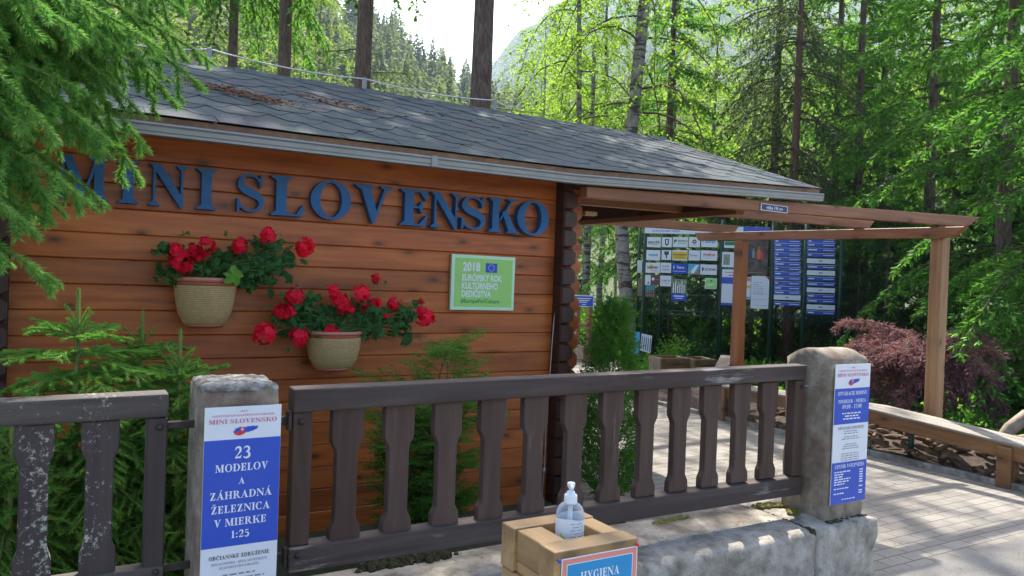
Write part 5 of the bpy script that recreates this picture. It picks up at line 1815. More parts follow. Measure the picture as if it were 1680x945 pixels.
# model building half hidden by the maple
mh = thing('model_building', 'miniature grey stone building with arched door under the red maple', 'model building', cam(1460, 9.9))
mq = cam(1428, 9.9)
fr = frame((mq[0], mq[1], .05), nrm(np.array([.85, -.52, 0])), (0, 0, 1), (-.52, -.85, 0))
stone = plain('model plaster', (.2, .165, .17), .8, .2, 8, .2)
obj('wall', slab(MB(), fr, 0, 0, .95, .66, -.6, 0), stone, mh)
obj('wing', slab(MB(), fr, .951, 0, 1.35, .5, -.5, -.12), stone, mh)
obj('roof', MB().loft([[fr(-.04, .661, .04), fr(.99, .661, .04), fr(.99, .661, -.64), fr(-.04, .661, -.64)], [fr(.1, .86, -.26), fr(.85, .86, -.26), fr(.85, .86, -.34), fr(.1, .86, -.34)]]), M['ink_brown'], mh)
arch = lambda x, y, w, h, c: [fr(x - w, y, c), fr(x + w, y, c)] + [fr(x + w * math.cos(a), y + h + w * math.sin(a), c) for a in np.linspace(0, math.pi, 9)]
for nm, x, y, w, h, mm, c in (('door_surround', .68, 0.02, .15, .22, M['grey_wood'], .012), ('door', .68, .02, .11, .2, M['ink_dark'], .016), ('window', 1.2, .2, .05, .16, M['ink_dark'], -.115), ('window', 1.29, .2, .035, .14, M['ink_dark'], -.115)):
    obj(nm, MB().add(arch(x, y, w, h, c), [tuple(range(11))]), mm, mh)
obj('round_window', MB().add([fr(.24 + .085 * math.cos(a), .48 + .085 * math.sin(a), .01) for a in np.linspace(0, 6.1, 20)], [tuple(range(20))]), M['green_metal'], mh)

# ------------------------------------------------------------------ plants close to the camera
def tree(name, label, cat, loc, parts, group=None, rot=0.0, scale=1.0, kind=None):
    t = thing(name, label, cat, loc, group)
    t.rotation_euler = (0, 0, rot)
    t.scale = (scale,) * 3
    for pn, me in parts: link(pn, me, None, t)
    return t


def mesh_of(name, mb, mat, smooth=True):
    me = bpy.data.meshes.new(name)
    me.from_pydata([tuple(p) for p in mb.v], [], mb.f)
    me.materials.append(mat)
    if smooth: me.polygons.foreach_set('use_smooth', [True] * len(me.polygons))
    me.update()
    return me


rg = np.random.default_rng(77)
bms = []
for k, L in enumerate((1.15, 1.35, 1.0, 1.25)):
    tw = bough(L, np.random.default_rng(50 + k), droop=.45, step=.07, side=.36, sub=.62, substep=.07, hang=.7, rise=.12, r0=.010, subdroop=2.2)
    bms.append((L, needle_mesh('spruce_bough', tw, np.random.default_rng(80 + k), 1900, .026, .0036, 1.0, [M['needle'], M['twig_green']], .0, False, .0012)))
sp = thing('spruce_tree', 'large spruce whose drooping green boughs hang before the left end of the roof', 'spruce', (-1.45, 3.25, 0))
tm, _ = trunk_mb(7.5, .13, rg, 0, 10, 12, .01)
link('trunk', mesh_of('trunk', tm, M['bark']), None, sp)
# (tip pixel, tip depth v, bough mesh, droop pitch)
BT = [((60, 140), 2.75, 0), ((120, 215), 2.9, 1), ((215, 235), 3.0, 3), ((275, 205), 3.1, 1), ((325, 100), 3.2, 3), ((180, 60), 2.8, 2), ((330, 25), 3.3, 1), ((240, 130), 2.9, 0), ((20, 230), 2.6, 2), ((125, 285), 2.7, 0),
      ((145, 340), 2.85, 2), ((80, 350), 2.6, 1), ((40, 380), 2.7, 2), ((95, 60), 2.5, 3), ((30, 30), 2.6, 0), ((270, 30), 3.0, 2), ((200, 150), 3.3, 0), ((150, 160), 3.4, 3), ((60, 250), 3.1, 1), ((10, 320), 2.9, 3), ((270, 95), 3.4, 0),
      ((130, 100), 3.0, 2), ((350, -30), 3.2, 0), ((110, -20), 2.7, 1), ((220, -10), 3.1, 3), ((0, 120), 3.0, 1), ((90, 170), 2.7, 2), ((20, 380), 3.2, 0), ((290, 150), 3.0, 2), ((45, 90), 2.5, 1), ((75, 210), 2.5, 3), ((165, 110), 2.6, 1), ((235, 70), 2.7, 3), ((300, 60), 3.0, 1), ((110, 330), 2.6, 3), ((60, 300), 2.45, 0), ((15, 180), 2.5, 1), ((185, 200), 2.7, 0), ((130, 20), 2.6, 3), ((210, 30), 2.9, 1), ((250, 175), 3.2, 2), ((150, 250), 3.1, 2), ((95, 120), 3.3, 3), ((30, 60), 3.2, 2), ((280, 5), 3.4, 3)]
for i, ((px, py), v, kk) in enumerate(BT):
    tip = at(px, py, v=v)
    L, me = bms[kk]
    base_dir = np.array([1.0, (v - 3.25) * .5 + rg.uniform(-.15, .15), 0]); base_dir /= np.linalg.norm(base_dir)
    pitch = rg.uniform(-.55, -.15)
    s = rg.uniform(.85, 1.2)
    d = np.array([base_dir[0] * math.cos(pitch), base_dir[1] * math.cos(pitch), math.sin(pitch)])
    # the bough curves down by itself: its tip lies at about (.93L, 0, -.16L) in its own frame
    yaw = math.atan2(base_dir[1], base_dir[0])
    R = Matrix.Rotation(yaw, 3, 'Z') @ Matrix.Rotation(-pitch, 3, 'Y') @ Matrix.Rotation(rg.uniform(-.35, .35), 3, 'X')
    loc = Vector(tip) - (R @ Vector((.93 * L * s, 0, -.10 * L * s)))
    o = link('bough', me, None, sp)
    o.location = loc - sp.location
    o.rotation_euler = R.to_euler()
    o.scale = (s, s, s)
for i in range(16):     # the rest of the crown outside the picture
    a, z = rg.uniform(1.2, 5.2), rg.uniform(2.2, 6.5)
    o = link('bough', bms[i % 4][1], None, sp)
    o.location = (0, 0, z)
    o.rotation_euler = (0, .25, a)
    o.scale = (1.1, 1.1, 1.1)


def young_spruce(h, seed, R):
    """Young spruce: whorls of finger-thick needled shoots round an upright leader."""
    r = np.random.default_rng(seed)
    tw = Twigs()
    tw.curve(arc_pts((0, 0, h - .15), (0, 0, 1), .15, 0, 3, r, .01), .007, .006, .95, 1)
    tw.curve(arc_pts((0, 0, .1), (0, 0, 1), h - .25, 0, 8, r, .0), .012, .007, 0, .3)
    z, k = h - .15, 0
    while z > .06:
        L = min(R, (.11, .2, .27)[k] if k < 3 else R * (.7 + .1 * (k - 3))) * r.uniform(.9, 1.1)
        nb_ = 4 if k == 0 else 8
        a0 = r.uniform(0, 6)
        for j in range(nb_):
            a = a0 + j * 6.283 / nb_ + r.uniform(-.3, .3)
            l = L * r.uniform(.75, 1.15)
            up = (1.3, .45, .3)[k] if k < 3 else r.uniform(-.05, .3)
            m_ = arc_pts((0, 0, z + r.uniform(-.02, .02)), (math.cos(a), math.sin(a), up), l, (2.5 if k == 0 else 2.2) * r.uniform(.7, 1.3), 6, r, .04)
            tw.curve(m_, .005, .004, .6 if k < 2 else .2, 1)
            if k == 0: continue
            for q in range(int(l / .055)):
                t = min(5.99, (q + .8 + r.uniform(-.2, .2)) * .055 / l * 6)
                p = m_[int(t)] * (1 - t % 1) + m_[int(t) + 1] * (t % 1)
                d = m_[int(t) + 1] - m_[int(t)]; d /= np.linalg.norm(d)
                lat = np.cross(d, [0, 0, 1.]); lat /= np.linalg.norm(lat) + 1e-9
                for sg_ in (-1, 1):
                    aa = r.uniform(.6, .95)
                    l2 = (.42 * l * (1 - t / 6) + .045) * r.uniform(.7, 1.2)
                    tw.curve(arc_pts(p, d * math.cos(aa) + lat * sg_ * math.sin(aa) + np.array([0, 0, r.uniform(-.1, .3)]), l2, 2.5, 3, r, .05), .0035, .003, .2, 1)
        z -= r.uniform(.06, .085) if k else .045
        k += 1
    P, D, L, Y = np.array(tw.P), np.array(tw.D), np.array(tw.L), np.array(tw.Y)
    V, _ = blades(P, D, L, 1900, .0165, .0032, .75, r, .35)
    yi = np.repeat(Y, np.maximum(1, (np.round(L * 1900)).astype(int)))[:len(V)]
    tint = np.zeros(len(V)); tint[:len(yi)] = np.clip(yi - .45, 0, 1) * r.uniform(.4, 1.3, len(yi))
    tr2 = MB().tube([(0, 0, 0), (0, 0, h * .5), (0, 0, h - .2)], [.018, .012, .007], 8)
    return leafmesh('young_crown', V, tint, [M['needle_young'], M['twig_green']], extra=tw.stems(MB(), .0016, 4)), mesh_of('trunk', tr2, M['twig_green'])


for i, ((px, py), v, R, lab) in enumerate((((130, 475), 3.45, .42, 'tallest young spruce before the cabin wall, behind the gate'), ((235, 510), 3.7, .34, 'young spruce with one bright upright shoot in the middle of three'), ((297, 541), 3.4, .30, 'young spruce with a yellow green crown of shoots beside the concrete post'))):
    tip = at(px, py, v=v)
    a, b = young_spruce(float(tip[2]), 120 + i, R)
    tree('young_spruce', lab, 'young spruce', (tip[0], tip[1], 0), (('crown', a), ('trunk', b)))
a, b = young_spruce(1.02, 140, .42)
tree('young_spruce', 'low young spruce filling the gap behind the gate slats', 'young spruce', (-.12, 3.2, 0), (('crown', a), ('trunk', b)))


def thuja(h, R, seed, loose=False):
    r = np.random.default_rng(seed)
    P, D, L, Y = [], [], [], []
    n = int(h * (620 if not loose else 210))
    for i in range(n):
        z = h * (r.uniform(0.03, 1) if not loose else r.uniform(.05, .95))
        prof = R * min(1, (1 - z / h) * 1.9 + .1) * min(1, z / h * 4 + .45)
        a = r.uniform(0, 6.283)
        rr = prof * r.uniform(.25, 1) ** .6 * (r.uniform(.5, 1.15) if loose else 1)
        p = np.array([rr * math.cos(a), rr * math.sin(a), z])
        d = np.array([math.cos(a), math.sin(a), r.uniform(.2, 1.5)]); d /= np.linalg.norm(d)
        for q in range(5):
            dd = d + r.normal(size=3) * .5
            P.append(p + d * .02 * q); D.append(dd); L.append(r.uniform(.04, .1)); Y.append(q > 3)
    P, D, L, Y = np.array(P), np.array(D), np.array(L), np.array(Y)
    V, _ = blades(P, D, L, 170 if not loose else 150, .024, .006, .55, r, 0, True, minn=5)
    return leafmesh('thuja_sprays', V, r.uniform(0, 1, len(V)) ** 2, [M['thuja_leaf']])


tm, _ = trunk_mb(1.2, .014, rg, 0, 6, 7, .03)
tree('thuja', 'slim columnar thuja growing at the corner of the cabin beside the pavement', 'thuja', (3.36, 4.25, 0), (('crown', thuja(1.36, .165, 31)), ('trunk', mesh_of('trunk', tm, M['twig']))))


def cypress(seed):
    """Loose garden cypress: leaning stems with flat feathery fans."""
    r = np.random.default_rng(seed)
    tw = Twigs()
    mb = MB()
    for s in range(11):
        a = r.uniform(0, 6.28)
        lean = r.uniform(.05, .32)
        h = r.uniform(.55, 1.16) if s else 1.2
        st_ = arc_pts((r.normal() * .05, r.normal() * .04, 0), (math.cos(a) * lean, math.sin(a) * lean * .7, 1), h, .1, 6, r, .05)
        mb.tube(st_, [.009 - .001 * k for k in range(7)], 6)
        for k in range(int(h * 24)):
            t = r.uniform(.1, 1) * 5.99
            p = st_[int(t)] * (1 - t % 1) + st_[int(t) + 1] * (t % 1)
            b = r.uniform(0, 6.28)
            d = np.array([math.cos(b), math.sin(b) * .7, r.uniform(.1, .9)]); d /= np.linalg.norm(d)
            bough(r.uniform(.13, .27), r, .9, .016, .38, .3, .02, .1, .1, tw, p, d, .003, .08, 1.2)
    P, D, L = np.array(tw.P), np.array(tw.D), np.array(tw.L)
    V, _ = blades(P, D, L, 250, .013, .0045, .6, r, 0, True)
    return leafmesh('cypress_fans', V, r.uniform(0, 1, len(V)) ** 2, [M['thuja_leaf'], M['twig_green']], extra=tw.stems(MB(), .0008, 3)), mesh_of('stems', mb, M['twig'])


a, b = cypress(9)
tree('cypress_shrub', 'loose feathery green cypress shrub behind the fence slats', 'cypress shrub', (1.66, 3.65, 0), (('crown', a), ('stem', b)), None, 0, .97)
# ------------------------------------------------------------------ forest trees
def sprays(name, segs, r, dens, ln, wd, ang, mat, tip=.35, flatz=.0, upb=0.0, quad=True, extra=None, mats=None):
    P, D, L = (np.array(q) for q in segs)
    V, _ = blades(P, D, L, dens, ln, wd, ang, r, upb, quad, flatz=flatz, minn=2)
    return leafmesh(name, V, (r.uniform(0, 1, len(V)) ** 3) * tip, mats or [mat], extra=extra)


def birch_meshes(H, seed, crown0=.3, leafL=.075, spread=.26, nl=26, ntw=15, dens=34, bent=.03, r0=.1):
    r = np.random.default_rng(seed)
    tm, pts = trunk_mb(H, r0, r, 0, 12, 9, bent)
    mb = MB()
    P, D, L = [], [], []
    for i in range(nl):
        t = crown0 + (1 - crown0) * (i + r.uniform(0, 1)) / nl
        k = min(11, int(t * 12)); f = t * 12 - k
        p = np.array(pts[k]) * (1 - f) + np.array(pts[k + 1]) * f
        a = i * 2.4 + r.uniform(-.5, .5)
        l = H * spread * (1.15 - t * .75) * r.uniform(.6, 1.15)
        lp_ = arc_pts(p, (math.cos(a), math.sin(a), r.uniform(.25, .9)), l, .9, 7, r, .09)
        mb.tube(lp_, [.028 * (1 - q / 7.6) * (1.2 - t) + .003 for q in range(8)], 5)
        for j in range(ntw):
            q = r.uniform(.15, 1) * 6.99
            w = lp_[int(q)] * (1 - q % 1) + lp_[int(q) + 1] * (q % 1)
            b = r.uniform(0, 6.28)
            d = np.array([math.cos(b), math.sin(b), r.uniform(-.5, .5)])
            tl = r.uniform(.4, 1.0) * H / 12
            tp = arc_pts(w, d, tl, 1.6 / max(tl, .3) * tl, 4, r, .12)
            for s_ in range(4):
                dd = tp[s_ + 1] - tp[s_]
                P.append(tp[s_]); D.append(dd); L.append(np.linalg.norm(dd))
            if j % 2 == 0: mb.tube(tp, [.006, .005, .004, .003, .002], 3, False)
    crown = sprays('birch_crown', (P, D, L), r, dens, leafL, leafL * .72, 1.1, M['birch_leaf'])
    return [('trunk', mesh_of('birch_trunk', tm, M['bark_birch'])), ('limb', mesh_of('birch_limb', mb, M['twig'])), ('crown', crown)]


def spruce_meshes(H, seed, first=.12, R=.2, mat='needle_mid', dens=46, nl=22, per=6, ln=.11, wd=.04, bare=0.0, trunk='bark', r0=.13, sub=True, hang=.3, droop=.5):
    r = np.random.default_rng(seed)
    tm, pts = trunk_mb(H, r0, r, 0, 10, 9, .006)
    tw = Twigs()
    z = H * first
    while z < H * .97:
        t = z / H
        for j in range(per):
            a = r.uniform(0, 6.283)
            L = H * R * (1.05 - t) ** .8 * r.uniform(.7, 1.1)
            bough(max(.25, L), r, droop, .11 + .02 * L, .34, .3, .13, hang, .15 - .25 * (1 - t), tw, (0, 0, z + r.uniform(-.15, .15)), (math.cos(a), math.sin(a), 0), .008 + .006 * L, .2, 1.0)
        z += H * .88 / nl * r.uniform(.8, 1.2)
    P, D, L, Y = np.array(tw.P), np.array(tw.D), np.array(tw.L), np.array(tw.Y)
    V, _ = blades(P, D, L, dens, ln, wd, .75, r, .05, True, flatz=.6, minn=2, lay=True)
    stems = tw.stems(MB(), .006, 3)
    tint = r.uniform(0, 1, len(V)) ** 4
    crown = leafmesh('spruce_crown', V, tint, [M[mat], M['twig']], extra=stems)
    return [('trunk', mesh_of('spruce_trunk', tm, M[trunk])), ('crown', crown)]


def shrub_meshes(R, seed, mat, n=170, leaf=.06, h=1.0, dens=26):
    r = np.random.default_rng(seed)
    P, D, L = [], [], []
    mb = MB()
    for i in range(n):
        a, e = r.uniform(0, 6.28), r.uniform(.15, 1.45)
        l = R * r.uniform(.6, 1.1)
        d0 = np.array([math.cos(a) * math.cos(e), math.sin(a) * math.cos(e), math.sin(e) * h])
        pt = arc_pts((r.normal() * .05, r.normal() * .05, 0), d0, l, .6, 5, r, .1)
        for s_ in range(1, 5):
            dd = pt[s_ + 1] - pt[s_]
            P.append(pt[s_]); D.append(dd); L.append(np.linalg.norm(dd))
        if i % 4 == 0: mb.tube(pt, [.007, .006, .005, .004, .003, .002], 3, False)
    return [('stem', mesh_of('shrub_stem', mb, M['twig'])), ('crown', sprays('shrub_crown', (P, D, L), r, dens, leaf, leaf * .6, 1.0, M[mat]))]


B1, B2, B3 = birch_meshes(13, 201), birch_meshes(11, 202, .18), birch_meshes(15, 203, .35)
S1 = spruce_meshes(12, 301, .05, .27, nl=14, per=7, hang=.2, droop=.4, ln=.095, wd=.03, dens=75)
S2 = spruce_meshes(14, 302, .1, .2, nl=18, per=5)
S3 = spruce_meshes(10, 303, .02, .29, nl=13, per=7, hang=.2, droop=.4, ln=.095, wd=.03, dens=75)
SD = spruce_meshes(13, 304, .22, .23, 'needle_dull', 50, 22, 6, .09, .026, r0=.11, trunk='bark_red', hang=.7, droop=.6)
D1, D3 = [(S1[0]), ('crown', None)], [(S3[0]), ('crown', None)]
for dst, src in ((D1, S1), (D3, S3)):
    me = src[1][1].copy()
    me.materials[0] = M['needle_dark']  # same crown again, in the needles darkened to stand for shade
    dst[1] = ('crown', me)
SH1, SH2, SH3 = shrub_meshes(1.0, 401, 'shrub_leaf'), shrub_meshes(.8, 402, 'fern_leaf', 120, .09, .8, 20), shrub_meshes(.9, 403, 'needle_dark', 150, .07, 1.0, 24)


def bare_trunk(name, label, cat, x, depth, H, r, mat, crown, seed, lean=0.0, group=None, twigs=()):
    rr = np.random.default_rng(seed)
    p = cam(x, depth)
    tm, pts = trunk_mb(H, r, rr, lean, 16, 14, .004, .35)
    parts = [('trunk', mesh_of('trunk', tm, M[mat]))]
    t = tree(name, label, cat, p, parts, group)
    return t, pts


# the big stems behind the cabin: larch-like spruces, bare below, crowns above the picture
def high_crown(H, seed, z0, R, mat, n=60, dens=30, ln=.13, wd=.06):
    r = np.random.default_rng(seed)
    tw = Twigs()
    for i in range(n):
        z = z0 + (H - z0) * (i + r.uniform()) / n
        a = r.uniform(0, 6.28)
        L = R * (1.1 - (z - z0) / (H - z0)) * r.uniform(.6, 1.1)
        bough(max(.4, L), r, .5, .16, .3, .3, .15, .4, 0, tw, (0, 0, z), (math.cos(a), math.sin(a), 0), .02, .2, 1.2)
    V, _ = blades(tw.P, tw.D, tw.L, dens, ln, wd, .75, r, .1, True, flatz=.4, minn=2, lay=True)
    return leafmesh('high_crown', V, r.uniform(0, 1, len(V)) ** 4, [M[mat], M['twig']], extra=tw.stems(MB(), .006, 3))


HC = [high_crown(17, 501, 8.3, 2.7, 'needle_mid', 130, 55, .1, .04), high_crown(19, 502, 8.6, 3.3, 'needle_mid', 150, 60, .1, .04)]
for i, (x, dep, r_, lab, lean) in enumerate(((776, 11.4, .185, 'thickest brown spruce stem behind the roof ridge, in the middle of the sky gap', .004), (581, 13, .165, 'tall brown spruce stem behind the roof at the edge of the sky gap', .006),
                                             (455, 15, .16, 'greyish brown spruce stem behind the roof near the drooping boughs', .002), (371, 19, .15, 'slender brown spruce stem behind the lightning wire', .0))):
    t, pts = bare_trunk('tall_spruce', lab, 'spruce', x, dep, 18, r_, 'bark', None, 510 + i, lean)
    link('crown', HC[min(i, 1)], None, t).rotation_euler = (0, 0, i * 1.3)
    tw = Twigs()
    r = np.random.default_rng(530 + i)
    zs = ((3.95, -2.5), (4.05, -.2), (3.75, 2.6), (4.2, .9)) if i == 0 else ((4.9, -.6), (5.3, 2.2), (4.4, 1.0)) if i < 3 else ((5.5, 0.5), (6, 3))
    for z, a in zs:
        L = 1.5 if i == 0 else 1.1
        bough(L * r.uniform(.7, 1.1), r, .25, .09, .3, .3, .08, .5, .1, tw, (0, 0, z), (math.cos(a), math.sin(a), 0), .016, .1, 1.2)
    V, _ = blades(tw.P, tw.D, tw.L, 120, .035, .008, .9, r, .1, True)
    link('low_bough', leafmesh('low_bough', V, np.zeros(len(V)), [M['needle_mid'], M['twig']], extra=tw.stems(MB(), .003, 3)), None, t)

# birch beside the roof end: a curved stem seen under the porch roof and again above the ridge
def curved_birch(seed, H, path, r0, r1):
    r = np.random.default_rng(seed)
    side = np.array([RT[0], RT[1], 0]); side /= np.linalg.norm(side)
    zz = np.linspace(0, H, 22)
    pts = [side * float(np.interp(z, [p[0] for p in path], [p[1] for p in path])) + np.array([0, 0, z]) for z in zz]
    pts = [pts[0]] + [(pts[k - 1] + 2 * pts[k] + pts[k + 1]) / 4 for k in range(1, 21)] + [pts[-1]]
    tm = MB().tube(pts, [r0 + (r1 - r0) * k / 21 for k in range(22)], 12)
    parts = birch_meshes(H, seed, .33, .06, .27, 28, 16, 36, .0, .1)
    return [('trunk', mesh_of('birch_trunk', tm, M['bark_birch']))] + parts[1:]


tree('birch', 'curved birch stem seen under the porch roof and again above the ridge', 'birch', cam(1040, 14.6), curved_birch(207, 13.5, [(0, 0), (1.1, -.09), (2.5, -.31), (4.4, -.15), (6.8, 0), (10, .2), (14, .4)], .135, .09))
t, _ = bare_trunk('birch', 'straight slim birch stem under the porch roof, left of the leaning one', 'birch', 962, 24, 9, .13, 'bark_birch', None, 542, 0)
for pn, me in B1[1:]: link(pn, me, None, t)
# spruces on the right
tree('spruce', 'slender spruce with reddish bare stem and dull hanging twigs behind the notice board', 'spruce', cam(1296, 15.6), SD, None, .6, 1.0)
tree('spruce', 'greyer spruce stem with dull twigs between the birch and the reddish spruce', 'spruce', cam(1262, 18.5), SD, None, 2.6, 1.15)
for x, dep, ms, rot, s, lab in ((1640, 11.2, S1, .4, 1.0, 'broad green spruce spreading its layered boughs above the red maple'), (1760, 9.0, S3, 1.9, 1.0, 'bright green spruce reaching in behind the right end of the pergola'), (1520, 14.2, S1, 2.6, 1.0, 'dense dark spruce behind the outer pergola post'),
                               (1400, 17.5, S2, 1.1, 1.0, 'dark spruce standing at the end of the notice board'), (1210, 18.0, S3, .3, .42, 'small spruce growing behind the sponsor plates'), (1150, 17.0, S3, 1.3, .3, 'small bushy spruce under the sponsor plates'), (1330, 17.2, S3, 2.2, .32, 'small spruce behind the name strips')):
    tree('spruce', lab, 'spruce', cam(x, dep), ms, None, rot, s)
rg = np.random.default_rng(9)
GB = 'birches of the wood behind the park'
LB = 'backlit yellow green birch in the wood behind the park'
for x, dep in ((885, 30), (935, 21), (985, 29), (930, 36), (1100, 23), (1160, 30), (1230, 26), (1300, 24), (1370, 29), (1450, 24), (1530, 28), (1610, 23), (1690, 27), (1010, 42), (1120, 40), (1250, 40), (1400, 40), (1540, 40), (1670, 38), (1780, 30), (880, 48), (1180, 52), (1330, 50), (1600, 50)):
    ms = (B1, B2, B3)[rg.integers(3)]
    tree('background_birch', LB, 'birch', cam(x, dep), ms, GB, rg.uniform(0, 6.28), rg.uniform(.85, 1.2))
GD = 'small dark spruces behind the notice board'
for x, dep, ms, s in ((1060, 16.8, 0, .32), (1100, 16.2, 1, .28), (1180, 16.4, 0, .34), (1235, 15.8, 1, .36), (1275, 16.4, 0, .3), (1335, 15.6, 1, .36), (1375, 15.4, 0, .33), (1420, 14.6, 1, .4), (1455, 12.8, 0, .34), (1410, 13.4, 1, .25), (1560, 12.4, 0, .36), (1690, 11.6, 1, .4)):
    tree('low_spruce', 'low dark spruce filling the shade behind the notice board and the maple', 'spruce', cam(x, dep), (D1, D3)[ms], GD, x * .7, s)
GS_ = 'spruces of the wood behind the park'
LS = 'dark spruce among the birches of the wood behind the park'
for x, dep in ((960, 33), (1070, 33), (1200, 34), (1340, 33), (1480, 32), (1580, 33), (1720, 33), (1440, 20), (1790, 19), (1880, 14), (1090, 18.5), (1360, 21), (1620, 17)):
    tree('background_spruce', LS, 'spruce', cam(x, dep), (S2, S1, S3)[rg.integers(3)], GS_, rg.uniform(0, 6.28), rg.uniform(.9, 1.25))
# left: drooping larches behind the boughs
LL = birch_meshes(14, 208, .2, .07, .2, 30, 15, 40)
LL[2][1].materials[0] = M['larch_leaf']
for x, dep, lab in ((300, 23, 'yellow green drooping larch behind the boughs of the near spruce'), (415, 26, 'yellow green drooping larch between the two slimmer stems behind the roof'), (510, 31, 'yellow green larch beside the tall stem at the sky gap'), (120, 24, 'larch hidden behind the near spruce boughs')):
    tree('larch', lab, 'larch', cam(x, dep), LL, None, dep, 1.05)
GH = 'leafy bushes at the foot of the wooded slope'
for x, dep, s in ((500, 48, 1.0), (560, 44, .8), (630, 40, .7), (690, 46, .7), (735, 52, .62), (860, 60, .8), (800, 50, .6)):
    tree('background_birch', 'low bright green birch at the foot of the wooded slope behind the roof', 'birch', cam(x, dep), B2, GH, x, s * .8)

# undergrowth
GU = 'shrubs of the undergrowth behind the pavement'
for i in range(95):
    x = rg.uniform(930, 1800)
    dep = rg.uniform(15.0, 26) if x < 1380 else rg.uniform(9.6, 20)
    p = cam(x, dep)
    if p[0] < 6.9 and p[1] < 9: continue
    if 1.4 < p[0] < 9.4 and 8 < p[1] < 20 and x < 1050: continue
    ms = (SH1, SH2, SH3)[rg.integers(3)]
    tree('undergrowth_shrub', 'low green shrub in the undergrowth beyond the pavement', 'shrub', p, ms, GU, rg.uniform(0, 6.28), rg.uniform(.5, 1.15))
for x, y, s, ms, lab in ((1112, 575, .62, SH1, 'bright green shrub behind the left planter'), (1150, 570, .75, SH3, 'blue green spreading conifer shrub behind the planters'), (1245, 590, .5, SH1, 'small leafy shrub right of the centre post'), (1300, 600, .55, SH3, 'low spreading conifer beside the round-topped post')):
    p = cam(x, 14.3 if x < 1200 else 11.5)
    tree('garden_shrub', lab, 'shrub', p, ms, None, x, s)
tree('garden_shrub', 'bright green leafy shrub behind the bench, right of the outer pergola post', 'shrub', cam(1590, 7.9), shrub_meshes(.62, 405, 'shrub_leaf', 90, .05, 1.0, 26), None, 1, 1.0)
tree('garden_shrub', 'rounded pale conifer shrub in the planter by the sunny path', 'shrub', at(972, 590, z=0), SH3, None, .3, .75)
for x, y, s in ((1000, 520, .9), (985, 500, .9), (1015, 545, .8), (965, 470, 1.0)):
    tree('fern', 'bright green fern clump beyond the sunny path', 'fern', cam(x, 21 if y < 510 else 17), SH2, 'ferns beyond the sunny path', x, s)


def groundcover(n, seed):
    r = np.random.default_rng(seed)
    V = np.zeros((n, 4, 3))
    k = 0
    while k < n:
        x, dep = r.uniform(880, 2000), r.uniform(7.6, 30)
        p = cam(x, dep)
        if p[0] < 7.9 and p[1] < 9.2 or (1.4 < p[0] < 9.4 and 8 < p[1] < 20.5 and p[1] - 8.4 > (p[0] - 6.64) * 1.1): continue
        a, l, w = r.uniform(0, 6.28), r.uniform(.04, .14), r.uniform(.015, .05)
        d = np.array([math.cos(a), math.sin(a), r.uniform(.4, 1.6)]); d /= np.linalg.norm(d)
        s = nrm(np.cross(d, r.normal(size=3)))
        p = p + [0, 0, r.uniform(-.012, .05)]
        V[k] = [p, p + d * l * .5 + s * w, p + d * l, p + d * l * .5 - s * w]
        k += 1
    return leafmesh('ground_cover', V, None, [M['shrub_leaf']])


tag(link('ground_cover', groundcover(42000, 8)), 'low green plants covering the soil beyond the pavement', 'ground cover', kind='stuff')

def bits(name, n, seed, place, label, mat, size):
    r = np.random.default_rng(seed)
    V = np.zeros((n, 4, 3))
    for i in range(n):
        p = np.array(place(r))
        a, l, w = r.uniform(0, 6.28), size * r.uniform(.4, 1.4), size * r.uniform(.08, .3)
        d, s = np.array([math.cos(a), math.sin(a), 0]), np.array([-math.sin(a), math.cos(a), 0])
        t = r.uniform(0, .006)
        V[i] = [p - d * l, p + s * w + [0, 0, t], p + d * l, p - s * w + [0, 0, t]]
    tag(link(name, leafmesh(name, V, None, [mat])), label, 'litter', kind='stuff')


bits('fallen_needles', 900, 41, lambda r: (r.uniform(3.5, 6.62), r.uniform(2.0, 8.5), .007), 'dry needles and twigs scattered over the pavers', M['needle_litter'], .014)
bits('fallen_leaves', 110, 42, lambda r: (r.uniform(3.4, 6.62), r.uniform(1.6, 8.5), .008), 'few dry yellowish leaves lying on the pavers', M['grey_wood'], .018)
bits('fallen_needles', 320, 43, lambda r: (r.uniform(.6, 3.15), r.uniform(2.44, 2.9), .391), 'dry needles lying on the top of the low wall', M['needle_litter'], .012)


# red maple
r = np.random.default_rng(66)
tw = Twigs()
mb = MB()
mp = cam(1518, 8.9)
for k in range(46):
    a = k * 2.4
    e = r.uniform(.1, 1.15)
    l = 1.15 * r.uniform(.75, 1.1)
    pts = arc_pts((0, 0, .55), (math.cos(a) * math.cos(e), math.sin(a) * math.cos(e), math.sin(e) * .85), l, 1.6, 8, r, .06)
    mb.tube(pts, [.016 - .0017 * q for q in range(9)], 5)
    for j in range(60):
        q = r.uniform(.2, 1) * 7.99
        w = pts[int(q)] * (1 - q % 1) + pts[int(q) + 1] * (q % 1)
        b = r.uniform(0, 6.28)
        tw.curve(arc_pts(w, (math.cos(b), math.sin(b), r.uniform(-.3, .3)), r.uniform(.12, .26), 4.5, 3, r, .1), .003, .002)
V, _ = blades(tw.P, tw.D, tw.L, 95, .075, .014, .9, r, -.25, True, minn=4)
mb.tube([(0, 0, -.02), (.02, 0, .3), (0, 0, .6)], [.04, .032, .026], 8)
tree('red_maple', 'dark red weeping maple with a broad dome of fine leaves', 'maple', mp + [0, 0, .3], (('crown', leafmesh('maple_crown', V, None, [M['maple_leaf']])), ('branch', mesh_of('maple_branch', mb, M['twig']))), None, 0, .92)
q = at(1665, 700, u=7.7)
rt = thing('driftwood', 'pale twisted root with a red spot lying behind the bench', 'driftwood', (q[0], q[1], 0))
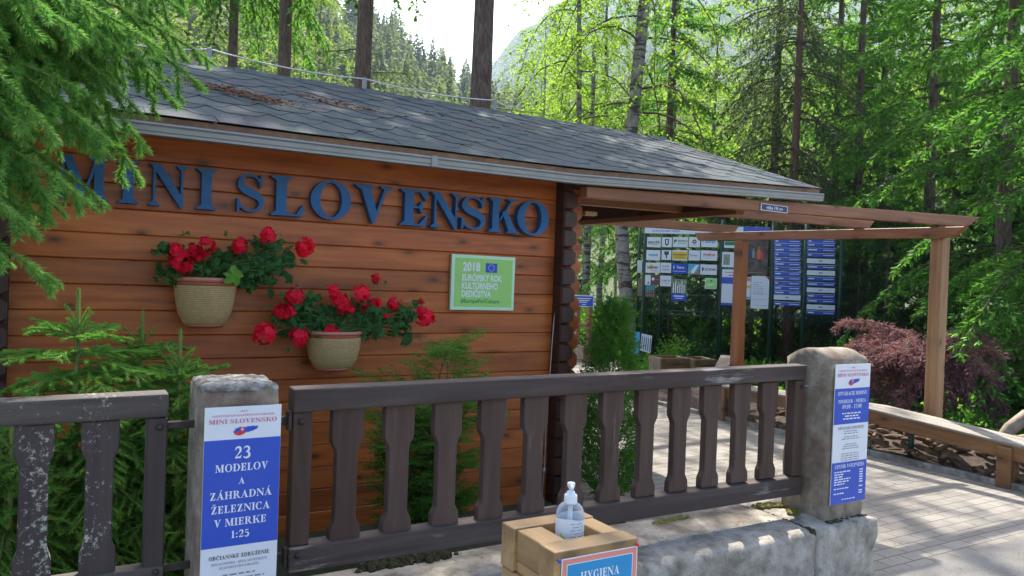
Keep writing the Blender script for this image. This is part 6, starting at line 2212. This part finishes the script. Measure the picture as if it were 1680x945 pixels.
obj('root', MB().tube([q + np.array(d) for d in ((-.14, .08, -.28), (-.12, .06, -.14), (-.05, .02, -.02), (.1, -.05, .1), (.28, -.12, .15), (.5, -.2, .12))], [.05, .055, .06, .065, .06, .05], 10), M['grey_wood'], rt, True)
obj('root', MB().tube([q + np.array(d) for d in ((-.12, .06, -.12), (.05, -.02, -.14), (.25, -.1, -.1), (.45, -.2, -.2))], [.05, .06, .06, .05], 10), M['grey_wood'], rt, True)

# ------------------------------------------------------------------ hills and the wooded slope
def hill(name, mat, az0, az1, na, rr, elev, z0, nz_=.0):
    """Terrain rising away from the park: elev(x) is the skyline's slope towards photo column x."""
    r = np.random.default_rng(abs(hash(name)) % 1000 if False else len(name))
    xs = np.linspace(az0, az1, na)
    V = []
    for x in xs:
        for k, q in enumerate(rr):
            p = cam(x, q)
            t = (q - rr[0]) / (rr[-1] - rr[0])
            V.append((p[0], p[1], z0 + elev(x) * rr[-1] * t ** 1.15 + nz_ * r.normal() * t))
    n = len(rr)
    mb = MB().add(V, [(i * n + j, (i + 1) * n + j, (i + 1) * n + j + 1, i * n + j + 1) for i in range(na - 1) for j in range(n - 1)])
    return tag(obj(name, mb, mat, None, True), kind='structure')


EL1 = lambda x: float(np.interp(x, [-600, 200, 450, 520, 600, 680, 735, 790, 900, 1100, 1500, 2300], [.42, .42, .385, .35, .305, .265, .228, .205, .205, .22, .26, .3]))
EL2 = lambda x: float(np.interp(x, [300, 640, 720, 780, 830, 900, 960, 1100, 1400, 2300], [.12, .16, .2, .26, .315, .36, .38, .4, .4, .4]))
rr1 = np.linspace(46, 170, 14)
hill('wooded_hill', M['hill'], -600, 2300, 90, rr1, EL1, -.3)
rr2 = np.linspace(220, 620, 10)
hill('far_mountain', M['far_hill'], 300, 2300, 120, rr2, EL2, -2, 4)


def conifer(seed, n=520, wide=.2):
    r = np.random.default_rng(seed)
    t = r.uniform(0, 1, n) ** .8
    z = .06 + .94 * t
    a = r.uniform(0, 6.283, n)
    rad = wide * (1.02 - z) ** .85 * r.uniform(.35, 1.05, n)
    p = np.stack([rad * np.cos(a), rad * np.sin(a), z], 1)
    d = np.stack([np.cos(a), np.sin(a), r.uniform(-.9, .1, n)], 1)
    d = nrm(d)
    s = nrm(np.cross(d, r.normal(size=(n, 3)) * .4 + [0, 0, 1]))
    l = (.075 * (1.15 - z) * r.uniform(.7, 1.5, n))[:, None]
    return np.stack([p - d * l * .5, p + s * l * .42, p + d * l, p - s * l * .42], 1)


CF = [conifer(i, 620, w) for i, w in enumerate((.17, .21, .14, .25))]
CFm = [leafmesh('hillside_conifer', np.concatenate([v]), None, [M['far_tree']]) for v in CF]
rg = np.random.default_rng(31)


def hz(p_x, q): return -.3 + EL1(p_x) * rr1[-1] * max(0, (q - rr1[0]) / (rr1[-1] - rr1[0])) ** 1.15


GC = 'conifers on the wooded slope behind the roof'
for i in range(280):
    x = rg.uniform(440, 900)
    q = rg.uniform(60, 168)
    p = cam(x, q, hz(x, q) - .3)
    t = thing('hillside_conifer', 'hazy green conifer on the wooded slope beyond the roof', 'conifer', p, GC)
    o = link('crown', CFm[rg.integers(4)], None, t)
    t.scale = (1, 1, 1)
    h = rg.uniform(7, 14)
    o.scale = (h, h, h)
    o.rotation_euler = (0, 0, rg.uniform(0, 6.28))
far = []
for i in range(900):
    x = rg.uniform(-300, 450) if i % 2 else rg.uniform(870, 2100)
    q = rg.uniform(80, 168)
    p = cam(x, q, hz(x, q) - .3)
    far.append(CF[rg.integers(4)][::4] * rg.uniform(8, 15) * np.array([1.5, 1.5, 1]) + p)
tag(link('hillside_forest', leafmesh('hillside_forest', np.concatenate(far), None, [M['far_tree']])), 'far green forest covering the slopes around the valley', 'forest', kind='stuff')
far = []
for i in range(2600):
    x = rg.uniform(560, 1300)
    t = rg.uniform(.35, 1) ** .7
    q = rr2[0] + (rr2[-1] - rr2[0]) * t
    p = cam(x, q, -2 + EL2(x) * rr2[-1] * t ** 1.15 - 2)
    far.append(CF[rg.integers(4)][::14] * rg.uniform(8, 13) * np.array([2.2, 2.2, 1]) + p)
tag(link('mountain_forest', leafmesh('mountain_forest', np.concatenate(far), None, [M['far_tree']])), 'bluish far forest on the mountain above the valley', 'forest', kind='stuff')

# ------------------------------------------------------------------ the air of the valley
hzb = MB().box((-640, -30, -1.1), (760, 690, 262))
hm = bpy.data.materials.new('haze')
hm.use_nodes = True
hn = hm.node_tree
hn.nodes.remove(hn.nodes['Principled BSDF'])
pv = hn.nodes.new('ShaderNodeVolumePrincipled')
pv.inputs['Color'].default_value = (.6, .78, 1, 1)
pv.inputs['Density'].default_value = .00035
pv.inputs['Anisotropy'].default_value = .55
hn.links.new(pv.outputs[0], hn.nodes['Material Output'].inputs['Volume'])
tag(obj('haze', hzb, hm), kind='stuff')
